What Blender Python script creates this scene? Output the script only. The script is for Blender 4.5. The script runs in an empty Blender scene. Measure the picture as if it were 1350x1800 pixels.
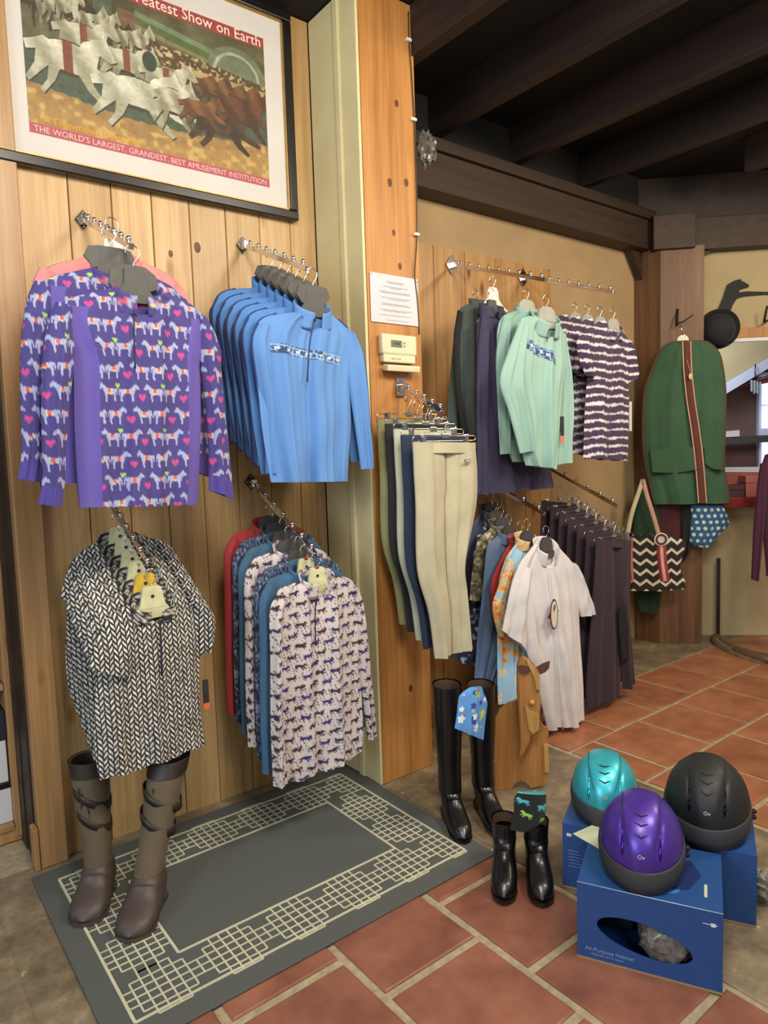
import bpy, bmesh, math, random
import numpy as np
from mathutils import Vector, Matrix
random.seed(3)
SC = bpy.context.scene
COL = SC.collection
PI = math.pi
# ------------------------------------------------------------------ camera
F_PX = 1220.0; CX, CY = 675.0, 900.0; EYE = 1.5
AZ = math.radians(52.2); PITCH = math.radians(-4.9); ROLL = math.radians(1.86)
fw = np.array([math.cos(AZ)*math.cos(PITCH), math.sin(AZ)*math.cos(PITCH), math.sin(PITCH)])
_r0 = np.array([math.sin(AZ), -math.cos(AZ), 0.0]); _u0 = np.cross(_r0, fw)
rt = math.cos(ROLL)*_r0 - math.sin(ROLL)*_u0
up = math.cos(ROLL)*_u0 + math.sin(ROLL)*_r0
CAM = np.array([0.0, 0.0, EYE])
cd = bpy.data.cameras.new('camera'); co = bpy.data.objects.new('camera', cd); COL.objects.link(co)
cd.sensor_fit = 'VERTICAL'; cd.sensor_height = 36.0; cd.lens = F_PX/1800.0*36.0; cd.clip_start = 0.05
co.matrix_world = Matrix(((rt[0], up[0], -fw[0], 0), (rt[1], up[1], -fw[1], 0), (rt[2], up[2], -fw[2], EYE), (0, 0, 0, 1)))
SC.camera = co
# ------------------------------------------------------------------ world, lights, exposure
w = bpy.data.worlds.new('world'); SC.world = w; w.use_nodes = True
w.node_tree.nodes['Background'].inputs[0].default_value = (1.0, 0.88, 0.75, 1)
w.node_tree.nodes['Background'].inputs[1].default_value = 0.27
SC.view_settings.view_transform = 'Standard'; SC.view_settings.look = 'None'
SC.view_settings.gamma = 1.0; SC.view_settings.exposure = 0.0; SC.view_settings.use_curve_mapping = False
def area(name, loc, target, size, power, color, sy=None):
    d = bpy.data.lights.new(name, 'AREA'); d.energy = power; d.color = color; d.size = size
    if sy: d.shape = 'RECTANGLE'; d.size_y = sy
    o = bpy.data.objects.new(name, d); COL.objects.link(o); o.location = loc
    o.rotation_euler = (Vector(target)-Vector(loc)).to_track_quat('-Z', 'Y').to_euler()
    return o
WARM = (1.0, 0.89, 0.74)
area('ceiling_lamp_light', (0.6, 0.5, 3.1), (1.1, 2.7, 1.3), 0.7, 52, WARM)
area('ceiling_lamp_light', (2.3, 0.2, 3.1), (2.5, 2.6, 1.3), 0.7, 52, WARM)
area('ceiling_lamp_light', (4.3, 0.6, 3.1), (4.2, 2.6, 0.6), 0.6, 40, (1.0, 0.80, 0.56))
area('window_daylight', (-2.6, 0.6, 1.9), (1.2, 2.2, 1.0), 1.6, 70, (0.72, 0.86, 1.0))
area('far_room_fill', (5.75, 3.05, 2.6), (6.6, 4.1, 1.9), 0.7, 22, (0.86, 0.92, 1.0))  # added fill that brightens the room beyond the opening, no visible source
area('helmet_daylight', (0.2, -1.6, 2.6), (1.8, 1.2, 0.2), 0.9, 26, (0.80, 0.90, 1.0))

# ------------------------------------------------------------------ pixel helpers (on real planes in the room)
def ray(px, py): return fw + rt*(px-CX)/F_PX + up*(CY-py)/F_PX
def on_floor(px, py, z=0.0):
    d = ray(px, py); return CAM + d*((z-EYE)/d[2])
def at_y(px, py, Y):
    d = ray(px, py); return CAM + d*(Y/d[1])
def at_x(px, py, X):
    d = ray(px, py); return CAM + d*(X/d[0])
def on_plane(px, py, P, n):
    d = ray(px, py); n = np.array(n, float)
    return CAM + d*(np.dot(np.array(P)-CAM, n)/np.dot(d, n))
N3 = np.array([math.sqrt(.5), math.sqrt(.5), 0]); A3 = np.array([math.sqrt(.5), -math.sqrt(.5), 0])
def w3(px, py, k=5.574):                       # k: distance of the plane along the slanted wall's normal
    return on_plane(px, py, N3*k, N3)
def project(P):
    q = np.array(P)-CAM; z = q@fw; return CX+F_PX*(q@rt)/z, CY-F_PX*(q@up)/z

# ------------------------------------------------------------------ colour and materials
def lin(c):
    c = np.asarray(c, float)
    return np.where(c <= 0.04045, c/12.92, ((c+0.055)/1.055)**2.4)
def hexc(h):
    h = h.lstrip('#'); return tuple(float(x) for x in lin([int(h[i:i+2], 16)/255 for i in (0, 2, 4)]))
MATS = {}
def new_mat(name):
    m = bpy.data.materials.new(name); m.use_nodes = True
    nt = m.node_tree; b = nt.nodes['Principled BSDF']
    return m, nt, b
def coords(nt, scale=(1, 1, 1), world=True, rnd=True):
    N, L = nt.nodes, nt.links
    g = N.new('ShaderNodeTexCoord') if not world else N.new('ShaderNodeNewGeometry')
    src = g.outputs['Object'] if not world else g.outputs['Position']
    mp = N.new('ShaderNodeMapping'); mp.inputs['Scale'].default_value = scale
    L.new(src, mp.inputs['Vector'])
    if rnd:
        oi = N.new('ShaderNodeObjectInfo'); mu = N.new('ShaderNodeMath'); mu.operation = 'MULTIPLY'; mu.inputs[1].default_value = 37.0
        L.new(oi.outputs['Random'], mu.inputs[0]); L.new(mu.outputs[0], mp.inputs['Location'])
    return mp.outputs['Vector']
def noise(nt, vec, scale, detail=4, rough=.55):
    n = nt.nodes.new('ShaderNodeTexNoise'); n.inputs['Scale'].default_value = scale
    n.inputs['Detail'].default_value = detail; n.inputs['Roughness'].default_value = rough
    nt.links.new(vec, n.inputs['Vector']); return n.outputs['Fac']
def ramp(nt, fac, stops):
    r = nt.nodes.new('ShaderNodeValToRGB'); e = r.color_ramp.elements
    while len(e) < len(stops): e.new(0.5)
    for k, (p, c) in enumerate(stops):
        e[k].position = p; e[k].color = (*c, 1) if len(c) == 3 else c
    nt.links.new(fac, r.inputs['Fac']); return r.outputs['Color']
def mixc(nt, a, b, fac=0.5, mode='MIX'):
    m = nt.nodes.new('ShaderNodeMix'); m.data_type = 'RGBA'; m.blend_type = mode
    if isinstance(fac, (int, float)): m.inputs[0].default_value = fac
    else: nt.links.new(fac, m.inputs[0])
    for sock, v in ((m.inputs[6], a), (m.inputs[7], b)):
        if isinstance(v, tuple): sock.default_value = (*v[:3], 1)
        else: nt.links.new(v, sock)
    return m.outputs[2]
def bump(nt, b, fac, strength, dist=0.01):
    n = nt.nodes.new('ShaderNodeBump'); n.inputs['Strength'].default_value = strength; n.inputs['Distance'].default_value = dist
    nt.links.new(fac, n.inputs['Height']); nt.links.new(n.outputs['Normal'], b.inputs['Normal'])
def wood(name, base, dark, light, axis=2, rough=.45, knots=True, coat=0.15):
    m, nt, b = new_mat(name)
    sc = [14, 14, 14]; sc[axis] = 0.9
    v = coords(nt, tuple(sc))
    n1 = noise(nt, v, 1.3, 6, .6)
    c = ramp(nt, n1, [(.28, hexc(dark)), (.5, hexc(base)), (.75, hexc(light))])
    sc2 = [60, 60, 60]; sc2[axis] = 1.5
    n2 = noise(nt, coords(nt, tuple(sc2)), 1.5, 3)
    c = mixc(nt, c, ramp(nt, n2, [(.35, (.72, .68, .62)), (.6, (1, 1, 1))]), .55, 'MULTIPLY')
    if knots:
        sc3 = [5.2, 5.2, 5.2]; sc3[axis] = 2.1
        vo = nt.nodes.new('ShaderNodeTexVoronoi'); vo.inputs['Scale'].default_value = 1.0
        nt.links.new(coords(nt, tuple(sc3)), vo.inputs['Vector'])
        k = ramp(nt, vo.outputs['Distance'], [(.055, (.30, .15, .07)), (.085, (.62, .42, .25)), (.14, (1, 1, 1))])
        c = mixc(nt, c, k, 1.0, 'MULTIPLY')
    oi = nt.nodes.new('ShaderNodeObjectInfo')
    c = mixc(nt, c, ramp(nt, oi.outputs['Random'], [(0, (.86, .84, .80)), (1, (1.06, 1.03, 1.0))]), 1.0, 'MULTIPLY')
    nt.links.new(c, b.inputs['Base Color']); b.inputs['Roughness'].default_value = rough
    b.inputs['Coat Weight'].default_value = coat; b.inputs['Coat Roughness'].default_value = .3
    bump(nt, b, n2, .12, .003)
    return m
def plain(name, col, rough=.6, metal=0, nscale=30, var=.12, bmp=0.05, **kw):
    m, nt, b = new_mat(name); h = hexc(col) if isinstance(col, str) else col
    n = noise(nt, coords(nt, (1, 1, 1), rnd=False), nscale, 4)
    d = tuple(x*(1-var) for x in h); l = tuple(min(1, x*(1+var)) for x in h)
    nt.links.new(ramp(nt, n, [(.3, d), (.7, l)]), b.inputs['Base Color'])
    b.inputs['Roughness'].default_value = rough; b.inputs['Metallic'].default_value = metal
    for k, v in kw.items():
        b.inputs[k.replace('_', ' ')].default_value = v
    if bmp: bump(nt, b, n, bmp, .004)
    return m
def cloth(name, col=None, rough=.82, weave=900, sheen=.07, bmp=.10):
    m, nt, b = new_mat(name)
    v = coords(nt, (1, 1, 1), rnd=False)
    n = noise(nt, v, weave, 2)
    if col is None:
        a = nt.nodes.new('ShaderNodeAttribute'); a.attribute_name = 'Col'; c = a.outputs['Color']
    else:
        h = hexc(col); n0 = noise(nt, v, 9, 3)
        c = ramp(nt, n0, [(.3, tuple(x*.9 for x in h)), (.7, tuple(min(1, x*1.1) for x in h))])
    nt.links.new(c, b.inputs['Base Color']); b.inputs['Roughness'].default_value = rough
    b.inputs['Sheen Weight'].default_value = sheen; b.inputs['Sheen Roughness'].default_value = .5
    bump(nt, b, n, bmp, .002)
    return m
M = {}
M['pine'] = wood('pine_planks', '#c2a06d', '#b08c58', '#d3b583')
M['pine_board'] = wood('pine_corner_board', '#b28a5c', '#a27a4c', '#c09a6a')
M['post'] = wood('orange_pine_post', '#bb8346', '#a06c34', '#cb9656')
M['plank2'] = wood('pine_planks_amber', '#bd9058', '#a57a44', '#cfa46c')
M['beam'] = wood('dark_brown_beam', '#35261c', '#281d16', '#412f23', axis=0, rough=.6, knots=False, coat=0)
M['rafter'] = wood('brown_rafter', '#271c16', '#1b1410', '#32251c', axis=1, rough=.6, knots=False, coat=0)
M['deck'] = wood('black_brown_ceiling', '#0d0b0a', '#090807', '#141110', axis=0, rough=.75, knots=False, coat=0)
M['darkpost'] = wood('brown_corner_post', '#6f4e33', '#5a3d27', '#80603f', rough=.55, knots=False)
M['cream_wood'] = plain('cream_painted_wood', '#cfc497', .5, nscale=5, var=.06, bmp=.05)
M['plywood'] = wood('plywood', '#b07c43', '#9d6c38', '#bd8a50', knots=False, rough=.5)
M['plywood_pale'] = wood('pale_plywood', '#c39a58', '#b0874a', '#cda765', knots=False, rough=.5)
M['tan_wall'] = plain('tan_plaster', '#a98f68', .85, nscale=3, var=.10, bmp=.1)
M['cream_wall'] = plain('cream_plaster', '#b3a37c', .85, nscale=4, var=.07, bmp=.1)
M['concrete'] = None
M['chrome'] = plain('chrome', '#d8d8da', .13, 1.0, var=.03, bmp=0)
M['dark_chrome'] = plain('dark_chrome', '#56565a', .25, 1.0, var=.03, bmp=0)
M['iron'] = plain('matt_iron', '#17181a', .7, bmp=0)
M['black_frame'] = plain('black_lacquer', '#16120f', .3, nscale=20, bmp=.02)
M['gold'] = plain('gold_fillet', '#b08d4c', .35, .6, bmp=0)
M['mount'] = plain('white_mount', '#ccc7c0', .8, nscale=5, var=.04, bmp=0)
M['grey_plastic'] = plain('charcoal_plastic', '#4b4945', .55, bmp=0)
M['pale_grey_plastic'] = plain('pale_grey_plastic', '#a5a69c', .5, bmp=0)
M['white_plastic'] = plain('white_plastic', '#e6e0cf', .4, bmp=0)
M['cream_plastic'] = plain('cream_plastic', '#cfcda2', .4, bmp=0)
M['yellow_plastic'] = plain('yellow_plastic', '#d2b145', .4, bmp=0)
M['thermo'] = plain('ivory_plastic', '#d6cfae', .4, bmp=0, var=.03)
M['lcd'] = plain('grey_display', '#6d7568', .3, bmp=0)
M['ink'] = plain('dark_ink', '#2a2a2e', .8, bmp=0)
M['grey_ink'] = plain('grey_ink', '#8d8c90', .8, bmp=0)
M['paper'] = plain('white_paper', '#cbc9cd', .8, nscale=8, var=.02, bmp=0)
M['leather'] = plain('black_leather', '#0b0b0d', .34, nscale=60, var=.3, bmp=.22, Coat_Weight=.2)
M['rubber'] = plain('brown_rubber', '#4a403a', .5, nscale=30, bmp=.05)
M['dark_rubber'] = plain('dark_brown_leather', '#2b211d', .5, nscale=40, bmp=.08)
M['boot_cloth'] = cloth('brown_boot_canvas', '#5e513d', weave=500)
M['boot_lining'] = plain('tan_boot_lining', '#4a3524', .8, bmp=0)
M['print'] = cloth('printed_fabric')
M['print_satin'] = cloth('printed_satin', rough=.6)
M['printed_card'] = cloth('printed_paper', rough=.55, sheen=0, bmp=0, weave=60)
def flat_print(n, c, r=.6): return plain(n, c, r, bmp=0, var=.03)

# ------------------------------------------------------------------ mesh helpers
def mesh_from(name, V, Fc, smooth=True):
    me = bpy.data.meshes.new(name)
    V = np.asarray(V, float)
    Fc = np.asarray(Fc)
    me.vertices.add(len(V)); me.vertices.foreach_set('co', V.ravel())
    k = Fc.shape[1]
    me.loops.add(Fc.size); me.loops.foreach_set('vertex_index', Fc.ravel().astype(np.int32))
    me.polygons.add(len(Fc)); me.polygons.foreach_set('loop_start', np.arange(0, Fc.size, k, dtype=np.int32))
    me.polygons.foreach_set('loop_total', np.full(len(Fc), k, dtype=np.int32))
    me.update(calc_edges=True); me.validate()
    if smooth: me.polygons.foreach_set('use_smooth', np.ones(len(me.polygons), dtype=bool))
    return me
def link(name, me, mat, parent=None, loc=None):
    o = bpy.data.objects.new(name, me); COL.objects.link(o)
    if mat is not None and len(me.materials) == 0: me.materials.append(mat)
    if parent is not None: o.parent = parent
    if loc is not None: o.location = loc
    return o
def bm_link(name, bm, mat, parent=None, loc=None, smooth=False):
    me = bpy.data.meshes.new(name); bmesh.ops.recalc_face_normals(bm, faces=bm.faces[:]); bm.to_mesh(me); bm.free()
    if smooth: me.polygons.foreach_set('use_smooth', np.ones(len(me.polygons), dtype=bool))
    return link(name, me, mat, parent, loc)
def root_of(o):
    while o.parent: o = o.parent
    return o
def thing(name, label, cat, loc=(0, 0, 0), group=None, rotz=0.0):
    o = bpy.data.objects.new(name, None); COL.objects.link(o); o.location = loc; o.rotation_euler = (0, 0, rotz)
    o.empty_display_size = .05
    tag(o, label, cat, group); return o
def tag(o, label=None, cat=None, group=None, kind=None):
    if label: o['label'] = label
    if cat: o['category'] = cat
    if group: o['group'] = group
    if kind: o['kind'] = kind
    return o
def structure(o, label=None, cat=None):
    o['kind'] = 'structure'
    if label: o['label'] = label
    if cat: o['category'] = cat
    return o
def box(bm, lo, hi, mtx=None, bev=0.0):
    vs = [bm.verts.new((x, y, z)) for x in (lo[0], hi[0]) for y in (lo[1], hi[1]) for z in (lo[2], hi[2])]
    fs = [bm.faces.new([vs[i] for i in q]) for q in ((0, 1, 3, 2), (4, 6, 7, 5), (0, 4, 5, 1), (2, 3, 7, 6), (0, 2, 6, 4), (1, 5, 7, 3))]
    if mtx is not None: bmesh.ops.transform(bm, matrix=mtx, verts=vs)
    if bev:
        es = list({e for f in fs for e in f.edges}); bmesh.ops.bevel(bm, geom=es, offset=bev, segments=2, affect='EDGES', profile=.5)
def box_obj(name, lo, hi, mat, parent=None, bev=0.0, mtx=None, loc=None):
    bm = bmesh.new(); box(bm, lo, hi, mtx, bev); return bm_link(name, bm, mat, parent, loc)
def prism(bm, pts, depth_vec):
    """polygon of 3-D points extruded along a vector"""
    a = [bm.verts.new(tuple(p)) for p in pts]; d = np.array(depth_vec, float)
    b = [bm.verts.new(tuple(np.array(p, float)+d)) for p in pts]
    n = len(pts); bm.faces.new(a); bm.faces.new(b[::-1])
    for i in range(n): bm.faces.new([a[i], b[i], b[(i+1) % n], a[(i+1) % n]])
def tube(bm, pts, r, seg=8, closed=False):
    pts = [Vector(tuple(p)) for p in pts]; n = len(pts); rings = []
    rr = r if hasattr(r, '__len__') else [r]*n
    prev = None
    for i, p in enumerate(pts):
        if closed: t = pts[(i+1) % n]-pts[i-1]
        else: t = pts[min(i+1, n-1)]-pts[max(i-1, 0)]
        if t.length < 1e-9: t = Vector((0, 0, 1))
        t.normalize()
        if prev is None:
            a = Vector((0, 0, 1)) if abs(t.z) < .9 else Vector((1, 0, 0)); u = t.cross(a).normalized()
        else: u = (prev - t*prev.dot(t)).normalized()
        prev = u; v = t.cross(u)
        rings.append([bm.verts.new(p+(u*math.cos(2*PI*k/seg)+v*math.sin(2*PI*k/seg))*rr[i]) for k in range(seg)])
    m = n if closed else n-1
    for i in range(m):
        a, b = rings[i], rings[(i+1) % n]
        for k in range(seg): bm.faces.new([a[k], a[(k+1) % seg], b[(k+1) % seg], b[k]])
    if not closed: bm.faces.new(rings[0][::-1]); bm.faces.new(rings[-1])
def tube_obj(name, pts, r, mat, parent=None, seg=8, closed=False, loc=None):
    bm = bmesh.new(); tube(bm, pts, r, seg, closed); return bm_link(name, bm, mat, parent, loc, True)
def ball(bm, c, r, sx=1, sy=1, sz=1, u=10, v=7):
    g = bmesh.ops.create_uvsphere(bm, u_segments=u, v_segments=v, radius=r)
    bmesh.ops.transform(bm, matrix=Matrix.Translation(Vector(tuple(c))) @ Matrix.Diagonal((sx, sy, sz, 1)), verts=g['verts'])
def text_mesh(name, body, size, mat, parent, M4, extrude=.0004, align='CENTER', xs=1.0, bold=0.0):
    c = bpy.data.curves.new(name, 'FONT'); c.body = body; c.size = size; c.extrude = extrude; c.align_x = align; c.resolution_u = 2; c.offset = bold
    t = bpy.data.objects.new(name, c); COL.objects.link(t)
    me = bpy.data.meshes.new_from_object(t.evaluated_get(bpy.context.evaluated_depsgraph_get()))
    COL.objects.unlink(t); bpy.data.objects.remove(t)
    me.transform(M4 @ Matrix.Diagonal((xs, 1, 1, 1)))
    me.materials.clear(); o = link(name, me, mat, parent); o['kind'] = 'stuff'; return o
def frame(o, ex, ey, ez):
    return Matrix(((ex[0], ey[0], ez[0], o[0]), (ex[1], ey[1], ez[1], o[1]), (ex[2], ey[2], ez[2], o[2]), (0, 0, 0, 1)))
def set_col(me, rgb, name='Col'):
    a = me.color_attributes.new(name, 'FLOAT_COLOR', 'POINT')
    d = np.ones((len(me.vertices), 4), np.float32); d[:, :3] = lin(np.clip(rgb, 0, 1)); a.data.foreach_set('color', d.ravel())

# ------------------------------------------------------------------ printed patterns (flat print only)
def H(c): c = c.lstrip('#'); return np.array([int(c[i:i+2], 16)/255 for i in (0, 2, 4)])
def vnoise(x, y, seed=0):
    xi = np.floor(x).astype(np.int64); yi = np.floor(y).astype(np.int64); fx = x-xi; fy = y-yi
    fx = fx*fx*(3-2*fx); fy = fy*fy*(3-2*fy)
    def h(a, b):
        n = (a*374761393 + b*668265263 + seed*974634777) & 0xffffffff
        n = ((n ^ (n >> 13))*1274126177) & 0xffffffff
        return ((n ^ (n >> 16)) & 0xffff)/65535.0
    return (h(xi, yi)*(1-fx)+h(xi+1, yi)*fx)*(1-fy)+(h(xi, yi+1)*(1-fx)+h(xi+1, yi+1)*fx)*fy
def inpoly(x, y, P):
    r = np.zeros(x.shape, bool); n = len(P)
    for i in range(n):
        x0, y0 = P[i]; x1, y1 = P[i-1]
        if y0 == y1: continue
        c = ((y0 > y) != (y1 > y)) & (x < (x1-x0)*(y-y0)/(y1-y0)+x0)
        r ^= c
    return r
STAND = [(0.02, .66), (.0, .35), (.05, .33), (.08, .55), (.12, .48), (.10, .30), (.11, .0), (.20, .0), (.20, .28), (.27, .42), (.55, .40), (.58, .25), (.56, 0), (.65, 0), (.67, .30), (.73, .50), (.80, .72), (.93, .64), (1.0, .70), (.97, .80), (.86, .93), (.82, 1.0), (.78, .94), (.68, .84), (.58, .72), (.40, .67), (.20, .72), (.08, .72)]
RUN = [(0, .62), (.02, .52), (.12, .55), (.10, .40), (.0, .22), (.03, .17), (.17, .33), (.24, .40), (.22, .24), (.14, .12), (.18, .08), (.30, .25), (.36, .40), (.56, .38), (.66, .22), (.80, .10), (.84, .14), (.72, .30), (.70, .42), (.84, .34), (.98, .30), (1, .35), (.86, .44), (.76, .52), (.80, .68), (.92, .62), (.99, .66), (.90, .84), (.86, .94), (.82, .87), (.72, .84), (.60, .70), (.38, .64), (.20, .72), (.10, .66)]
def runner(hx, hy):
    return inpoly(hx, hy, RUN) | (np.hypot((hx-.42)/.27, (hy-.56)/.15) < 1) | (np.hypot((hx-.76)/.09, (hy-.66)/.18) < 1)
HEART = [(0, -.5), (.5, .1), (.48, .38), (.25, .5), (0, .3), (-.25, .5), (-.48, .38), (-.5, .1)]
def put(c, m, col): c[m] = H(col) if isinstance(col, str) else col
def P_zebra(u, v, s, t, part):
    c = np.empty(u.shape+(3,)); c[:] = H('#453d7e')
    W, Hh = .140, .070
    r = np.floor(v/Hh); x = np.mod(u+(np.mod(r, 2))*W*.28, W); y = v-r*Hh
    L = .061
    for x0, flip in ((.002, 0), (.078, 1)):
        hx = (x-x0)/L
        if flip: hx = 1-hx
        hy = (y-.006)/.056
        m = inpoly(hx, hy, STAND)
        put(c, m, '#a9abc8'); put(c, m & (hx > .30) & (hx < .56) & (hy > .38), '#ccd28c')
        put(c, m & (np.mod(hx*9+hy*4, 1) < .3), '#9295c4')
        put(c, m & (hx > .36) & (hx < .52) & (hy > .45), '#cf5a60')
    put(c, inpoly((x-.0705)/.023, (y-.018)/.024, HEART), '#c04585')
    k = np.mod(r, 2) == 0
    put(c, inpoly((np.mod(x+.07, W)-.070)/.016, (y-.054)/.016, HEART) & k, '#9cc75c')
    if part == 'body': put(c, ((s < .17) | (s > .87)) & (t > .24), '#6152a2')
    if part == 'sleeve': put(c, t > .90, '#4e4090')
    return c
def P_herring(u, v, s, t, part):
    c = np.empty(u.shape+(3,)); c[:] = H('#26231f')
    w_ = .0145; k = np.floor(u/w_); x = u/w_-k; sg = np.where(np.mod(k, 2) == 0, 1.0, -1.0)
    f = np.mod(v/.0195+sg*(x-.5)*.95+.5*(sg > 0), 1.0)
    m = (f < .50) & (x > .12) & (x < .88)
    j = vnoise(u*160, v*160, 4)
    put(c, m & (j > .22), '#c9c4ba'); put(c, m & (j > .60), '#e6e3dc'); put(c, m & (j < .22), '#8d8578')
    return c
def P_horses(u, v, s, t, part):
    c = np.empty(u.shape+(3,)); c[:] = H('#cdc2bf')
    W, Hh = .060, .040
    r = np.floor(v/Hh); x = np.mod(u+r*.027, W); q = np.floor((u+r*.027)/W); y = v-r*Hh
    # stars and curls
    a = np.mod(u*1.0+v*.3, .014)-.007; b = np.mod(v-u*.3, .0125)-.006
    put(c, (a*a+b*b < (.0022+.0016*vnoise(u*70, v*70, 3))**2) & (vnoise(u*45, v*45, 8) > .45), '#4b3f56')
    m = runner((x-.006)/.046, (y-.003)/.034)
    z = np.mod(q+r, 3)
    put(c, m & (z == 0), '#33286a'); put(c, m & (z == 1), '#3b2630'); put(c, m & (z == 2), '#2c2440')
    return c
def P_paisley(u, v, s, t, part):
    n = vnoise(u*55, v*55, 1); k = np.sin(n*22+vnoise(u*25, v*25, 5)*9)
    c = np.empty(u.shape+(3,)); c[:] = H('#2a3450'); put(c, k > .35, '#465878'); put(c, k > .82, '#7b879c'); put(c, k < -.75, '#1b2139')
    return c
def P_cloud(u, v, s, t, part):
    p = .046; y = np.mod(v+.004*np.sin(u*30)+.006*(vnoise(u*14, v*9, 2)-.5), p)/p
    n = vnoise(u*90, v*90, 6)*.6+vnoise(u*190, v*190, 7)*.4
    g = vnoise(u*28, np.floor(v/p)*3.7, 9)
    c = np.empty(u.shape+(3,)); c[:] = H('#41304a')
    put(c, np.abs(y-.5) < .02+.38*n*g**.5, '#cfc4cc'); put(c, np.abs(y-.5) < -.04+.34*n*g, '#e2dadf')
    if part == 'body': put(c, np.abs(s-.5) < .006, '#574760')
    return c
def P_floral(u, v, s, t, part):
    c = np.empty(u.shape+(3,)); c[:] = H('#9cc4df')
    rs = np.random.RandomState(5)
    for _ in range(90):
        cx, cy = u.min()+rs.rand()*(u.max()-u.min()+1e-6), v.min()+rs.rand()*(v.max()-v.min()+1e-6); r = .014+.012*rs.rand()
        a = np.arctan2(v-cy, u-cx); d = np.hypot(u-cx, v-cy)/(r*(1+.22*np.cos(5*a)))
        put(c, d < 1.25, '#c8cfa8'); put(c, d < 1, '#eda45f' if rs.rand() > .3 else '#f0cb96'); put(c, d < .35, '#d9733f')
    return c
def P_camo(u, v, s, t, part):
    n = vnoise(u*45, v*45, 11)*.6+vnoise(u*110, v*110, 12)*.4
    c = np.empty(u.shape+(3,)); c[:] = H('#6a6450'); put(c, n > .55, '#8d8567'); put(c, n > .68, '#c1b798'); put(c, n < .36, '#3e3d33'); return c
def P_navyflor(u, v, s, t, part):
    n = vnoise(u*60, v*60, 21); c = np.empty(u.shape+(3,)); c[:] = H('#262c45'); put(c, n > .72, '#7883a0'); put(c, n > .86, '#b9c0cc'); return c
def P_polka(u, v, s, t, part):
    c = np.empty(u.shape+(3,)); c[:] = H('#2d5e8a'); p = .045
    r = np.floor(v/p); x = np.mod(u+r*.017, p)-p/2+.006*np.sin(r*5); y = v-r*p-p/2
    put(c, x*x+y*y < .0125**2, '#cddad6'); put(c, x*x+y*y < .007**2, '#d8df9a')
    return c
def P_chevron(u, v, s, t, part):
    z = np.abs(np.mod(u/.085, 1)-.5)*.07
    f = np.mod((v+z)/.074, 1)
    c = np.empty(u.shape+(3,)); c[:] = H('#24211e'); put(c, f < .30, '#dcd4bd'); return c
def P_pouch(u, v, s, t, part):
    c = np.empty(u.shape+(3,)); c[:] = H('#5b97d8')
    rs = np.random.RandomState(9)
    u0, u1, v0, v1 = u.min(), u.max(), v.min(), v.max()
    for k in range(46):
        cx, cy = u0+rs.rand()*(u1-u0), v0+rs.rand()*(v1-v0)
        r = .003+.013*rs.rand()**2; a = np.arctan2(v-cy, u-cx); d = np.hypot(u-cx, v-cy)
        put(c, d < r*(1+.2*np.cos(5*a)), ['#c53f9d', '#b7c95a', '#3a3f9c', '#e6eef2', '#86b070', '#23365e'][k % 6])
    return c
def P_socks(u, v, s, t, part):
    c = np.empty(u.shape+(3,)); c[:] = H('#15181b')
    put(c, (t < .045), '#4fc5c0')
    for k, (a, b, col, fl) in enumerate([(.02, .14, '#4fc2d8', 1), (.62, .20, '#4fc2d8', 0), (.14, .42, '#a6de4e', 1), (.78, .42, '#a6de4e', 0)]):
        hx = (s-a)/.38; hy = 1-(t-b)/.20
        if fl: hx = 1-hx
        put(c, runner(hx, hy), col)
    return c
def P_navyband(u, v, s, t, part): pass
def P_strip(base, band_rect, edge):
    (ax, az), (bx, bz), hgt = band_rect
    def f(u, v, s, t, part):
        c = np.empty(u.shape+(3,)); c[:] = H(base)
        if part == 'body':
            k = (u-ax)/(bx-ax); zc = az+(bz-az)*k; m = (k > 0) & (k < 1) & (np.abs(v-zc) < hgt/2)
            put(c, m, '#31466d')
            n = vnoise(u*130, v*130, 3); put(c, m & (n > .62), '#7fa0cc'); put(c, m & (np.abs(np.abs(v-zc)-hgt*.36) < .0018), '#8fb0d8')
            m2 = m & (np.mod(u*1.0, .045) < .022)
            hx = np.mod(u, .045)/.022; hy = (v-zc+hgt*.33)/(hgt*.66); put(c, m2 & runner(hx, hy), '#c5d2e6')
        if part == 'sleeve_right' and edge: put(c, s > .90, edge)
        if part in ('sleeve', 'sleeve_left') and edge: put(c, s < .06, edge)
        if part == 'body' and edge: put(c, (t < .16) & ((s < .02) | (s > .98)), edge)
        return c
    return f

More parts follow.
